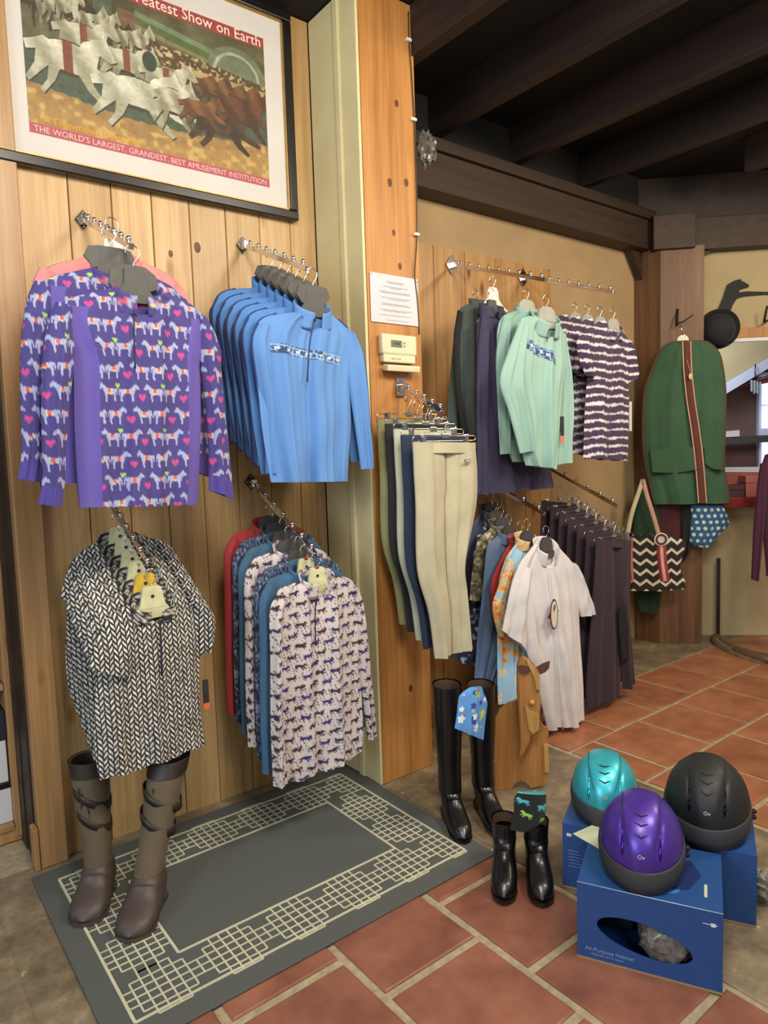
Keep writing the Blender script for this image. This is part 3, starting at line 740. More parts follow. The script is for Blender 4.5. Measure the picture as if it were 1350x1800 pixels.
t = thing('storage_box', 'taller navy and white box stacked above the black lid at the far left', 'box', (p[0]-.07, 3.15, tz+.166))
box_obj('body', (-.13, -.10, 0), (.085, .15, .17), M['paper'], t, .003); box_obj('cover', (-.132, -.103, .171), (.088, .153, .29), flat_print('navy_card', '#1c2233'), t, .003)

# ================================================================== WALL THINGS
# framed poster
PX0, PX1, PZ0, PZ1, PY = .135, 1.700, 2.545, 3.43, 2.775
fr = thing('framed_poster', 'large horse poster in a black frame with white mount on the boarded wall', 'framed poster', ((PX0+PX1)/2, PY, PZ0))
fo = np.array(fr.location)
def L_(p): return tuple(np.array(p)-fo)
PZ1 = 3.425
def bar_(a, b_, c_, d_, e_, f_, name='frame_side', m=None, bev=.006): return box_obj(name, L_((a, b_, c_)), L_((d_, e_, f_)), m or M['black_frame'], fr, bev)
fwid = .040
bar_(PX0, PY-.035, PZ0, PX1, PY, PZ0+fwid); bar_(PX0, PY-.035, PZ1-fwid, PX1, PY, PZ1)
bar_(PX0, PY-.034, PZ0+fwid, PX0+fwid, PY, PZ1-fwid); bar_(PX1-fwid, PY-.034, PZ0+fwid, PX1, PY, PZ1-fwid)
for a in ((PX0+fwid, PZ0+fwid, PX1-fwid, PZ0+fwid+.006), (PX0+fwid, PZ1-fwid-.006, PX1-fwid, PZ1-fwid), (PX0+fwid, PZ0+fwid, PX0+fwid+.006, PZ1-fwid), (PX1-fwid-.006, PZ0+fwid, PX1-fwid, PZ1-fwid)):
    bar_(a[0], PY-.026, a[1], a[2], PY-.012, a[3], 'gilt_fillet', M['gold'], 0)
bar_(PX0+fwid, PY-.014, PZ0+fwid, PX1-fwid, PY-.006, PZ1-fwid, 'mount', M['mount'], 0)
# the print: x .53-1.568 ... horses racing left to right
QX0, QX1, QZ0, QZ1 = .615, 1.568, 2.668, 3.285
nx, nz = 520, 340
X, Z = np.meshgrid(np.linspace(0, 1, nx), np.linspace(0, 1, nz))
def paint_poster(x, y):          # y up
    c = np.empty(x.shape+(3,)); n = vnoise(x*40, y*30, 3); n2 = vnoise(x*90, y*70, 5); n3 = vnoise(x*12, y*14, 8)
    c[:] = H('#5d5b45'); c += (n3[..., None]-.5)*.10
    put(c, (y > .80) & (x < .42), '#4b4836'); put(c, (y > .62) & (y < .9) & (x > .26) & (x < .33), '#4d6450')
    put(c, (y > .66) & (y < .86) & (x > .35) & (x < .43), '#7a5546')
    put(c, (np.hypot((x-.12)/.16, (y-.74)/.14) < 1) & (y > .7), '#43342a')
    for a, b2, col in ((.88, .845, '#6f8b66'), (.84, .80, '#4e6a3c'), (.80, .775, '#7e8150')):
        yy = y+(x-.42)*.22; put(c, (yy < a) & (yy > b2) & (x > .42), col)
    put(c, (x > .72) & (y > .66) & (y < .88) & (np.hypot((x-.86)/.14, (y-.68)/.19) < 1), '#6d7a66')
    put(c, (np.abs(np.hypot((x-.86)/.14, (y-.68)/.19)-.75) < .05) & (y > .68), '#a2ad9b')
    cr_ = (y < .76-(x-.3)*.12) & (y > .50) & (x > .25); put(c, cr_, '#5a4530'); put(c, cr_ & (n2 > .62), '#8d7a55'); put(c, cr_ & (n2 > .80), '#b9a878')
    put(c, (x > .45) & (y < .60) & (y > .53) & (x < .62), '#a88a50'); put(c, (x > .62) & (y < .64) & (y > .53), '#b79a62')
    put(c, (y < .53), '#42574e'); put(c, (y < .5) & (n > .7), '#37493f')
    yy = y-.09*np.sin(x*7+1.2)*.5-.02*n; put(c, yy < .235-.02*np.sin(x*9), '#a97b3f'); put(c, (yy < .16), '#b5853f'); put(c, (yy < .2) & (n > .66), '#c39a4e')
    def hrs(x0, y0, w_, h_, col, sh, P=RUN, fl=0, sad=None):
        hx = (x-x0-.004)/w_; hy = (y-y0+.008)/h_; put(c, inpoly(hx, hy, P) | ((np.hypot((hx-.44)/.31, (hy-.56)/.20) < 1)), '#3b372b')
        hx = (x-x0)/w_; hy = (y-y0)/h_
        if fl: hx = 1-hx
        m = inpoly(hx, hy, P) | (np.hypot((hx-.44)/.29, (hy-.56)/.17) < 1) | (np.hypot((hx-.68)/.10, (hy-.66)/.14) < 1); b0 = H(col); s0 = H(sh)
        k = np.clip(1.25-hy*1.25+(n-.5)*.9+.35*np.sin(hx*16+hy*9), 0, 1)[..., None]; c[m] = (b0*(1-k)+s0*k)[m]
        if sad: put(c, m & (hx > .40) & (hx < .50) & (hy > .36), sad)
    for i in range(9): hrs(.02+.045*i, .60+.02*(i % 3)-.01*i, .12, .26, '#c9c8b4', '#6d6a55', RUN if i % 2 else STAND, i % 3 == 0)
    for i in range(4): hrs(.60+.07*i, .40+.015*(i % 2), .17, .27, '#8a5a38', '#4c3426', RUN)
    for x0, y0, w_, h_ in ((.10, .40, .26, .40), (.26, .36, .26, .36), (.42, .34, .26, .34)): hrs(x0, y0, w_, h_, '#d3d2bf', '#87866f', RUN, 0, '#8b3f37')
    hrs(.0, .20, .34, .50, '#e2e3d2', '#999b84', RUN, 0, '#8b3f37'); hrs(.23, .11, .40, .50, '#e4e6d8', '#9c9f8a', RUN, 0, None); hrs(.47, .17, .20, .42, '#d8d9c8', '#84836c', RUN)
    hrs(.62, .14, .34, .36, '#59372b', '#33241f', RUN); hrs(.74, .24, .30, .42, '#7c4129', '#4c2a1f', RUN); hrs(.58, .26, .22, .26, '#9d5a35', '#5e3526', RUN)
    put(c, (np.hypot((x-.47)/.03, (y-.60)/.06) < 1), '#33483f'); put(c, np.hypot((x-.47)/.012, (y-.68)/.02) < 1, '#6e4a36')
    put(c, (y > .925), '#a2443f'); put(c, y < .058, '#b0505a')
    g_ = c.mean(-1, keepdims=True); c = c*.72+g_*.28; c = c*(.90+.16*(n[..., None]-.5)+.10*(n2[..., None]-.5)); c += np.array([.03, .02, -.02])
    put(c, (y > .925), '#963f3a'); put(c, y < .058, '#a84b54')
    return c
V = np.stack([QX0+(QX1-QX0)*X, np.full(X.shape, PY-.0148), QZ0+(QZ1-QZ0)*Z], -1)
idx = np.arange(nx*nz).reshape(nz, nx)
Fq = np.stack([idx[:-1, :-1], idx[:-1, 1:], idx[1:, 1:], idx[1:, :-1]], -1).reshape(-1, 4)
me = mesh_from('print', V.reshape(-1, 3)-fo, Fq, False); set_col(me, paint_poster(X, Z).reshape(-1, 3)); link('print', me, M['printed_card'], fr)
cream_ink = flat_print('cream_ink', '#e6d8c6', .7); gold_ink = flat_print('gold_ink', '#c9932f', .7)
EXZ = lambda p: frame(L_(p), (1, 0, 0), (0, 0, 1), (0, -1, 0))
text_mesh('lettering', 'The Greatest Show on Earth', .060, cream_ink, fr, EXZ((QX1-.012, PY-.0156, QZ1-.040)), xs=.98, align='RIGHT')
text_mesh('lettering', "THE WORLD'S LARGEST, GRANDEST, BEST AMUSEMENT INSTITUTION", .030, flat_print('pale_pink_ink', '#dcb9b4', .7), fr, EXZ(((QX0+QX1)/2, PY-.0156, QZ0+.007)), xs=.98)
text_mesh('lettering', 'A Tremendous Horse Fair', .032, gold_ink, fr, EXZ((QX0+.22, PY-.0156, QZ0+.043)), xs=1.0, bold=.0006)

# notice on the post
nl = at_y(653, 478, 2.41); t = thing('notice_sheet', 'white printed notice pinned to the orange post', 'notice', (1.838, 2.416, 2.062))
bm = bmesh.new(); box(bm, (0, -.0012, 0), (.268, 0, .208)); bm_link('sheet', bm, M['paper'], t)
rs = random.Random(4)
for i, (z, a, b_) in enumerate(((.176, .09, .19), (.171, .10, .18), (.155, .07, .21), (.149, .11, .17), (.133, .05, .22), (.128, .06, .22), (.108, .06, .22), (.102, .10, .20), (.082, .06, .21), (.077, .06, .22), (.056, .05, .23), (.051, .07, .20), (.033, .05, .22), (.012, .08, .21))):
    x = a
    bm = bmesh.new()
    while x < b_:
        w_ = rs.uniform(.006, .02); box(bm, (x, -.0018, z), (min(x+w_, b_), -.0011, z+.0026)); x += w_+.0025
    bm_link('text_line', bm, M['grey_ink'], t)
for x, z in ((.006, .201), (.262, .197)):
    bm = bmesh.new(); ball(bm, (x, -.003, z), .0035, 1, .6, 1, 8, 6); bm_link('pin', bm, M['chrome'], t)
# thermostat
t = thing('thermostat', 'ivory thermostat with flap open on the orange post', 'thermostat', (1.968, 2.418, 1.86))
box_obj('housing', (-.098, -.034, .062), (.100, 0, .152), M['thermo'], t, .010)
box_obj('lower_housing', (-.090, -.030, .030), (.092, 0, .066), M['thermo'], t, .006)
box_obj('open_flap', (-.088, -.052, -.004), (.098, -.014, .024), M['thermo'], t, .005, Matrix.Rotation(.15, 4, 'X'))
box_obj('display', (-.050, -.0355, .095), (.010, -.033, .125), M['lcd'], t)
text_mesh('digits', '12:05', .017, M['ink'], t, frame((-.020, -.0362, .105), (1, 0, 0), (0, 0, 1), (0, -1, 0)))
for z in (.098, .112): box_obj('button', (.018, -.0365, z), (.030, -.033, z+.009), M['pale_grey_plastic'], t, .001)
text_mesh('marking', 'HEAT COOL', .010, M['grey_ink'], t, frame((-.02, -.0306, .042), (1, 0, 0), (0, 0, 1), (0, -1, 0)))
# cable with its clips
cps = [(718, 20), (719, 70), (724, 140), (728, 210), (731, 300), (733, 412), (729, 480), (733, 520), (736, 560), (737, 588)]
cp = [at_y(x, y, 2.413) for x, y in cps]
t = thing('wall_cable', 'thin brown cable clipped down the right edge of the orange post', 'cable', tuple(cp[-1]))
tube_obj('cable', cr(np.array([p-cp[-1] for p in cp]), 40), .0028, M['dark_rubber'], t, 6)
for i in (1, 3, 5):
    p = at_y(cps[i][0], cps[i][1], 2.408)-cp[-1]
    box_obj('cable_clip', (-.014, -.006, -.006), (.012, .010, .006), M['white_plastic'], t, .002, None, tuple(p))
# crumpled clear bag stuck beside the post
pc = at_x(751, 262, 2.168)
bm = bmesh.new(); bmesh.ops.create_icosphere(bm, subdivisions=3, radius=.05)
for v in bm.verts:
    n_ = v.co.normalized(); k = 1+.28*math.sin(n_.x*9+n_.z*7)*math.sin(n_.y*8+2)+.14*math.sin(n_.z*23+n_.x*13); v.co = Vector((n_.x*.038*k, n_.y*.04*k, n_.z*.068*k))
bagm = plain('crumpled_film', '#57544c', .18, bmp=.4, nscale=60, var=.4)
o = bm_link('plastic_bundle', bm, bagm, None, tuple(pc)); tag(o, 'crumpled clear plastic bundle beside the top of the orange post', 'plastic bag')
# doormat
mat_pts = [on_floor(53, 1543), on_floor(612, 1345), on_floor(863, 1503)]
MX0, MX1, MY0, MY1 = .425, 1.800, 1.712, 2.705
t = thing('floor_mat', 'grey floor mat with a white stepped lattice border on the floor by the boots', 'mat', ((MX0+MX1)/2, (MY0+MY1)/2, 0))
mw, mh = (MX1-MX0)/2, (MY1-MY0)/2
m_, nt_, b_ = new_mat('grey_mat_pile'); v_ = coords(nt_, (1, 1, 1), rnd=False)
nt_.links.new(ramp(nt_, noise(nt_, v_, 350, 3), [(.3, hexc('#4b4e4c')), (.7, hexc('#646863'))]), b_.inputs['Base Color']); b_.inputs['Roughness'].default_value = .95; bump(nt_, b_, noise(nt_, v_, 700, 2), .5, .003)
box_obj('pile', (-mw, -mh, .001), (mw, mh, .0085), m_, t, .003)
bm = bmesh.new(); LN = .0054
def seg_(x0, y0, x1, y1, w_=LN):
    hz = (.0110 if w_ > .007 else .0100)+(.0004 if abs(x1-x0) < 1e-6 else 0)
    if abs(x1-x0) < 1e-6: box(bm, (x0-w_/2, min(y0, y1), .008), (x0+w_/2, max(y0, y1), hz))
    else: box(bm, (min(x0, x1), y0-w_/2, .008), (max(x0, x1), y0+w_/2, hz))
ox, oy, ix, iy = mw-.075, mh-.085, mw-.265, mh-.265
for a, b_ in ((ox, oy), (ix, iy)):
    for s_ in (-1, 1): seg_(-a, s_*b_, a, s_*b_, .0085); seg_(s_*a, -b_, s_*a, b_, .0085)
cs = (ox-ix)/6
def lattice(horizontal, sgn, length):
    ncell = int(round(2*length/cs)); cs2 = 2*length/ncell; cells = {}
    per = 7
    for i in range(ncell):
        for j in range(6):
            u_ = (i % per)-3; cells[i, j] = abs(u_)*.8+abs(j-2.5) <= 3.9
    for i in range(ncell+1):
        for j in range(7):
            for d in (0, 1):
                if d == 0 and i < ncell:     # edge along the band between rows j-1 and j
                    A1, A2 = cells.get((i, j-1), False), cells.get((i, j), False)
                    draw = (A1 != A2) or (A1 and A2)
                    p0, p1 = (i*cs2-length, ix+j*cs), ((i+1)*cs2-length, ix+j*cs)
                elif d == 1 and j < 6:
                    A1, A2 = cells.get((i-1, j), False), cells.get((i, j), False)
                    draw = (A1 != A2) or (A1 and A2)
                    p0, p1 = (i*cs2-length, ix+j*cs), (i*cs2-length, ix+(j+1)*cs)
                else: continue
                if not draw: continue
                if horizontal: q0, q1 = (p0[0], sgn*(p0[1]-ix+iy)), (p1[0], sgn*(p1[1]-ix+iy))
                else: q0, q1 = (sgn*p0[1], p0[0]), (sgn*p1[1], p1[0])
                seg_(*q0, *q1)
lattice(True, 1, ox); lattice(True, -1, ox); lattice(False, 1, iy); lattice(False, -1, iy)
bm_link('lattice_border', bm, cloth('cream_yarn', '#c9c4a6', weave=400, bmp=.4), t)

# ================================================================== RACKS OF CLOTHES
NY = (0, 1, 0)                                   # garments hang parallel to the boarded wall
M['zip'] = flat_print('dark_zip', '#23263c', .5); M['zip_grey'] = flat_print('grey_zip', '#3a3a3c', .5)
CL = {}
def cmat(hexv, **k):
    if hexv not in CL: CL[hexv] = cloth('cloth_'+hexv[1:], hexv, **k)
    return CL[hexv]
def top(name, label, cat, group, Y, body, sleeves=(), pat=None, col=None, mat=None, collar_px=None, col_w=.07, col_h=.045, col_drop=.05,
        off=(0, 0, 0), dens=1.0, fold=.010, nfold=3, seed=1, thick=.032, zipper=None, zmat=None, sl_thick=.028, part_labels=None, collar_kw=None, hemwave=0.0, collar_on=True, cpat=None, zr=.0026, seam=None, seam_full=False):
    """a hanging top: body, sleeves, collar, zip"""
    if any(off): fold *= .4; thick = min(thick, .024); sl_thick = .020       # squeezed between its neighbours
    anchor = at_y(*collar_px, Y)
    org = anchor+np.array(off)
    r = thing(name, label, cat, tuple(org), group)
    m = mat or (M['print'] if pat is not None else cmat(col))
    nrm = np.array([0, 1.0, 0])
    L, R = rows_px(body, Y)
    k = dens
    tt = [.010, .020, .028]+[thick]*6
    loft('body', L, R, thick, nrm, anchor, m, r, 'body', pat, int(150*k) if pat else int(64*k), int(170*k) if pat else int(56*k), 18, fold, nfold, seed, tt, hemwave=hemwave, neck=(anchor[0], anchor[2]+.004, col_w*1.12, col_drop*1.05) if collar_on else None)
    for i, sl in enumerate(sleeves):
        rows, dy = sl[0], sl[1]
        part = sl[2] if len(sl) > 2 else 'sleeve'
        L, R = rows_px(rows, Y, dy if hasattr(dy, '__len__') else [dy]*len(rows))
        ts = [sl_thick*.8, sl_thick*1.15, sl_thick, sl_thick*.8, sl_thick*.65]
        loft('sleeve', L, R, sl_thick, nrm, anchor, m, r, part, pat, int(60*k) if pat else int(28*k), int(130*k) if pat else int(46*k), 12, fold*.6, 1.3, seed+i+1, ts)
    if collar_on:
        kw = dict(gap=.22, flare=.012); kw.update(collar_kw or {})
        collar('collar', anchor, col_w, .030, col_h, col_drop, m, r, anchor, pat=cpat or pat, **kw)
    if seam:
        for side in (0, 1):
            pts = [b_[side] for b_ in body[1:4]]+([q_[side] for q_ in sleeves[side][0][1:]] if seam_full or side else [])
            tube_obj('edge_seam', cr(np.array([at_y(x, y, Y+.010) for x, y in pts])-anchor, 40), .0065, cmat(seam), r, 6)
    if zipper:
        pts = [at_y(x, y, Y-thick-.012)-anchor for x, y in zipper]
        tube_obj('zip', cr(np.array(pts), 10), zr, zmat or M['zip'], r, 6)
        bm = bmesh.new(); box(bm, (-.003, -.004, -.012), (.003, 0, 0)); bm_link('zip_pull', bm, zmat or M['zip'], r, tuple(pts[0]+np.array([0, -.004, 0])))
    return r

# ---------------- A: upper left rack (carousel-print pullovers)
A0, A1 = (.779, 2.777, 2.398), (.779, 2.262, 2.180)
rack_arm(A0, A1, 7, 'chrome display arm with black plate above the purple printed pullovers', 'wall display arms')
stepA = np.array([0, .075, .032])
bodyA = [((212, 503), (272, 508)), ((170, 512), (300, 518)), ((120, 526), (340, 538)), ((100, 550), (362, 565)), ((110, 590), (358, 600)), ((126, 625), (351, 638)), ((129, 671), (352, 668)), ((130, 742), (353, 742)), ((134, 836), (350, 836)), ((139, 892), (347, 887))]
slA = [([((98, 530), (130, 545)), ((84, 565), (132, 600)), ((74, 630), (128, 662)), ((72, 711), (121, 725)), ((73, 773), (117, 790)), ((74, 840), (114, 850)), ((67, 886), (109, 892))], [0, 0, -.012, -.02, -.02, -.02, -.02], 'sleeve'),
       ([((345, 555), (366, 562)), ((350, 610), (386, 608)), ((354, 668), (390, 666)), ((362, 725), (396, 730)), ((366, 790), (403, 790)), ((367, 862), (411, 878))], [0, .0, .008, .01, .01, .01], 'sleeve')]
kwA = dict(collar_px=(243, 524), col_w=.066, col_h=.064, col_drop=.058, fold=.014, nfold=2.5, thick=.034, zipper=[(236, 545), (236, 590), (238, 648)])
gA = 'quarter-zip pullovers on the upper left rack'
top('quarter_zip_pullover', 'purple pullover with zebra and heart print, front of the upper left rack', 'pullover', gA, 2.262, bodyA, slA, P_zebra, **kwA, seed=2)
kwA['zipper'] = None
top('quarter_zip_pullover', 'purple zebra-print pullover half hidden behind the front purple one', 'pullover', gA, 2.262, bodyA, slA, P_zebra, **kwA, seed=5, off=(-.035, .085, .075), dens=.7)
top('quarter_zip_pullover', 'salmon pink pullover behind the purple printed pullovers', 'pullover', gA, 2.262, bodyA, slA, None, '#e88d8b', **kwA, seed=9, off=(.01, .22, .150), dens=.8)
hA = hanger((.779, 2.262, 2.178), 'grey', 'charcoal hanger holding the front purple zebra-print pullover', 'hangers on the upper left rack', .20, 0, .075)
def at_loc(o): return np.array(o.location)
text_mesh('letters', 'RJ', .040, flat_print('pale_hanger_print', '#77746e', .6), hA, frame((-.012, -.0012, -.118), (1, 0, 0), (0, 0, 1), (0, -1, 0)))
bm = bmesh.new(); prism(bm, [(-.040, .002, -.062), (.0, .002, -.058), (.040, .002, -.062), (.072, .002, -.085), (.078, .002, -.125), (.045, .002, -.140), (-.045, .002, -.140), (-.078, .002, -.125), (-.072, .002, -.085)], (0, .008, 0)); bm_link('neck_plate', bm, M['grey_plastic'], hA)
def neck_plate(h, m, k=1.0):
    bm = bmesh.new(); prism(bm, [(-.060*k, -.004, -.068), (-.03*k, -.004, -.062), (.03*k, -.004, -.062), (.060*k, -.004, -.068), (.075*k, -.004, -.10), (.050*k, -.004, -.132), (-.050*k, -.004, -.132), (-.075*k, -.004, -.10)], (0, .008, 0)); bm_link('neck_plate', bm, M[m], h)
h = hanger((.735, 2.345, 2.25), 'grey', 'charcoal hanger behind the front one on the upper left rack', 'hangers on the upper left rack', .20); neck_plate(h, 'grey_plastic', 1.1)
h = hanger((.79, 2.48, 2.325), 'white', 'clear white hanger of the salmon pink pullover', 'hangers on the upper left rack', .20)

# ---------------- B: upper right rack of the left wall (blue pullovers)
B0, B1 = (1.431, 2.777, 2.405), (1.431, 2.264, 2.200)
rack_arm(B0, B1, 7, 'chrome display arm with black plate above the blue pullovers', 'wall display arms')
bodyB = [((531, 548), (574, 545)), ((486, 552), (594, 562)), ((458, 563), (612, 580)), ((444, 590), (622, 602)), ((447, 640), (619, 640)), ((454, 690), (615, 685)), ((459, 742), (617, 745)), ((468, 804), (613, 804)), ((476, 848), (611, 846))]
slB = [([((452, 567), (482, 580)), ((440, 600), (480, 625)), ((447, 660), (482, 672)), ((456, 715), (486, 720)), ((462, 780), (490, 780)), ((466, 832), (492, 832))], [0, 0, .006, .014, .018, .018], 'sleeve_left'),
       ([((605, 575), (622, 592)), ((608, 625), (637, 625)), ((611, 672), (644, 676)), ((622, 742), (649, 742)), ((634, 825), (655, 823))], [0, 0, 0, 0, 0], 'sleeve_right')]
bl = at_y(474, 608, 2.225); br = at_y(603, 633, 2.225)
patB = P_strip('#5d8bc6', ((bl[0], bl[2]), (br[0], br[2]), .034), '#2c3f80')
patB2 = P_strip('#4d7fbf', ((bl[0], bl[2]), (br[0], br[2]), .0), '#24386f')
kwB = dict(collar_px=(550, 552), col_w=.064, col_h=.062, col_drop=.058, fold=.016, nfold=3, thick=.032)
gB = 'blue quarter-zip pullovers'
ordn = ['front', 'second', 'third', 'fourth', 'fifth', 'backmost']
top('quarter_zip_pullover', 'light blue pullover with a dark horse-print chest band, front of its rack', 'pullover', gB, 2.264, bodyB, slB, patB, **kwB, zipper=[(553, 560), (545, 600), (540, 671)], seed=3, seam='#2a3c78')
top('quarter_zip_pullover', 'light blue pullover with navy shoulder seam, second from the front of the blue row', 'pullover', gB, 2.264, bodyB, slB, patB2, **kwB, seed=7, off=(-.005, .062, .030), dens=.6, seam='#23346a', seam_full=True)
src = bpy.data.objects[[o.name for o in bpy.data.objects if o.name.startswith('quarter_zip_pullover')][-1]]
base = Vector(tuple(at_y(550, 552, 2.264)))
for i in range(2, 6):
    c = copy_tree(src); c.location = base+Vector((-.005, .062*i, .030*i))
    c['label'] = 'light blue pullover with navy shoulder seam, %s in the blue row behind the banded one' % {2: 'third', 3: 'fourth', 4: 'fifth', 5: 'backmost'}[i]
for i in range(6):
    h = hanger((1.431+.02, 2.264+.062*i, 2.198+.028*i), 'grey', 'charcoal hanger, %s in the row of blue pullovers' % ordn[i], 'hangers of the blue pullovers', .20)
    neck_plate(h, 'grey_plastic', 1.0)

# ---------------- G: lower left rack (herringbone polos)
gb = at_y(268, 1062, 2.303); G1 = gb+np.array([0, 0, .118]); G0 = G1+np.array([0, 2.777-G1[1], .25])
rack_arm(G0, G1, 7, 'chrome display arm above the black and white short-sleeved shirts', 'wall display arms')
YG = G1[1]+.0
bodyG = [((234, 1060), (299, 1040)), ((206, 1072), (318, 1046)), ((184, 1096), (336, 1058)), ((172, 1135), (348, 1085)), ((170, 1180), (353, 1130)), ((167, 1227), (350, 1180)), ((165, 1290), (351, 1240)), ((170, 1345), (356, 1285)), ((176, 1370), (360, 1307))]
slG = [([((205, 1078), (240, 1090)), ((180, 1098), (240, 1120)), ((164, 1140), (236, 1158)), ((156, 1176), (230, 1192))], [0, -.01, -.03, -.035], 'sleeve'),
       ([((325, 1048), (346, 1050)), ((340, 1072), (372, 1072)), ((346, 1110), (379, 1100)), ((352, 1152), (373, 1140))], 0, 'sleeve')]
kwG = dict(collar_px=(268, 1062), col_w=.068, col_h=.042, col_drop=.055, fold=.009, nfold=3, thick=.034, hemwave=.004)
gG = 'black and white short-sleeved shirts'
top('short_sleeved_shirt', 'black and white woven-print short-sleeved shirt, front of the lower left rack', 'shirt', gG, YG, bodyG, slG, P_herring, **kwG, zipper=[(281, 1090), (283, 1130), (285, 1188)], seed=4, dens=1.25, zr=.0034)
last = top('short_sleeved_shirt', 'black and white short-sleeved shirt, second from the front of its rack', 'shirt', gG, YG, bodyG, slG, P_herring, **kwG, seed=8, dens=.8, off=(0, .062, .036))
base = Vector(tuple(at_y(268, 1062, YG)))
for i in range(2, 6):
    c = copy_tree(last); c.location = base+Vector((0, .062*i, .036*i)); c['label'] = 'black and white short-sleeved shirt, %s on the lower left rack' % ['', '', 'third from the front', 'fourth from the front', 'fifth from the front', 'nearest the boarded wall'][i]
for i in range(6):
    px_, py_ = [(285, 1000), (271, 982), (262, 970), (245, 935), (238, 922), (222, 905)][i]
    kind = ['cream', 'yellow', 'cream', 'cream', 'cream', 'cream'][i]
    lp = base+np.array([(-.0, 0, .135), (-.045, .062, .172), (-.089, .124, .215), (-.111, .186, .255), (-.133, .248, .295), (-.155, .31, .335)][i]) if False else None
    loc = np.array(base)+np.array([0, .062*i, .118+.036*i])
    h = hanger(tuple(loc), kind, '%s plastic hanger, %s in the row of black and white shirts' % (kind, ordn[i]), 'hangers of the lower left rack', .20, 0, .06)
    bm = bmesh.new(); q_ = .034; prism(bm, [(-.030, -.006, -.060), (.030, -.006, -.060), (.045, -.006, -.13), (-.045, -.006, -.13)], (0, .010, 0)); bm_link('neck_plate', bm, M[kind+'_plastic'], h); sizer(h, .07)
bm = bmesh.new(); tg = at_y(360, 1195, YG+.02)
o = box_obj('hang_tag', (-.010, -.001, -.085), (.012, .001, .0), M['ink'], None, 0, None, tuple(tg)); tag(o, 'black and orange cardboard tag hanging beside the black and white shirts', 'tag')
box_obj('tag_end', (-.010, -.0015, -.108), (.012, .0015, -.0855), flat_print('orange_card', '#e0703a'), o)

# ---------------- H: lower right rack of the left wall (horse-print and teal pullovers)
hb = at_y(557, 1022, 2.26); H1 = hb+np.array([0, 0, .108]); H0 = H1+np.array([0, 2.777-H1[1], .27])
rack_arm(H0, H1, 7, 'chrome display arm above the navy horse-print pullovers', 'wall display arms')
YH = H1[1]
bodyH = [((532, 1020), (582, 1012)), ((508, 1028), (606, 1014)), ((488, 1040), (624, 1026)), ((482, 1075), (630, 1050)), ((486, 1130), (631, 1120)), ((490, 1200), (633, 1190)), ((493, 1280), (637, 1260)), ((500, 1345), (637, 1300)), ((506, 1376), (635, 1320))]
slH = [([((488, 1042), (506, 1050)), ((474, 1075), (498, 1088)), ((475, 1160), (495, 1165)), ((476, 1280), (498, 1280)), ((480, 1382), (506, 1378))], [-.005, -.01, -.02, -.02, -.02], 'sleeve'),
       ([((616, 1026), (630, 1036)), ((622, 1080), (640, 1080)), ((632, 1190), (651, 1190)), ((646, 1300), (661, 1292))], 0, 'sleeve')]
kwH = dict(collar_px=(557, 1022), col_w=.062, col_h=.052, col_drop=.050, fold=.016, nfold=3, thick=.034, hemwave=.008)
gH = 'pullovers on the lower right rack of the boarded wall'
top('quarter_zip_pullover', 'pale pullover with dark running-horse print, front of the lower rack', 'pullover', gH, YH, bodyH, slH, P_horses, **kwH, zipper=[(555, 1052), (554, 1090), (555, 1135)], seed=6)
specs = [('teal blue plain pullover directly behind the front horse-print pullover', None, '#3a5f80', (-.012, .058, .030)),
         ('navy paisley pullover between the front teal blue one and a horse-print one', P_paisley, None, (0, .116, .060)),
         ('pale horse-print pullover half way back on the lower rack', P_horses, None, (-.01, .174, .098)),
         ('teal blue plain pullover behind the rear horse-print pullover', None, '#3a5e7a', (-.005, .232, .128)),
         ('navy paisley pullover just in front of the red one', P_paisley, None, (0, .290, .155)),
         ('red pullover at the back of the lower rack', None, '#a03030', (-.01, .345, .182))]
for i, (lb, pt_, c_, of) in enumerate(specs):
    top('quarter_zip_pullover', lb, 'pullover', gH, YH, bodyH, slH, pt_, c_, **kwH, seed=20+i, dens=.7, off=of)
hbase = at_y(557, 1022, YH)
for i, (kd, dx) in enumerate((('cream', 0), ('cream', -.012), ('grey', 0), ('grey', -.01), ('grey', 0), ('grey', 0), ('grey', 0))):
    of = (np.array([0, 0, 0]) if i == 0 else np.array(specs[i-1][3]))
    h = hanger(tuple(hbase+np.array([dx, of[1], of[2]+.108])), kd, '%s hanger, %s in the row with the horse-print pullovers' % ({'cream': 'cream', 'grey': 'charcoal'}[kd], (ordn+['seventh'])[i] if i < 5 else ['sixth', 'rearmost'][i-5]), 'hangers of the lower right rack', .20, 0, .055)
    bm = bmesh.new(); q_ = 1.0 if kd == 'cream' else 1.6; prism(bm, [(-.030*q_, -.006, -.055), (.030*q_, -.006, -.055), (.045*q_, -.006, -.125), (-.045*q_, -.006, -.125)], (0, .010, 0)); bm_link('neck_plate', bm, M[kd+'_plastic'], h)
    if kd == 'cream':
        sizer(h, .065); box_obj('red_size_clip', (-.010, -.006, -.060), (.010, .006, -.048), flat_print('red_clip', '#b04436', .4), h, .002)

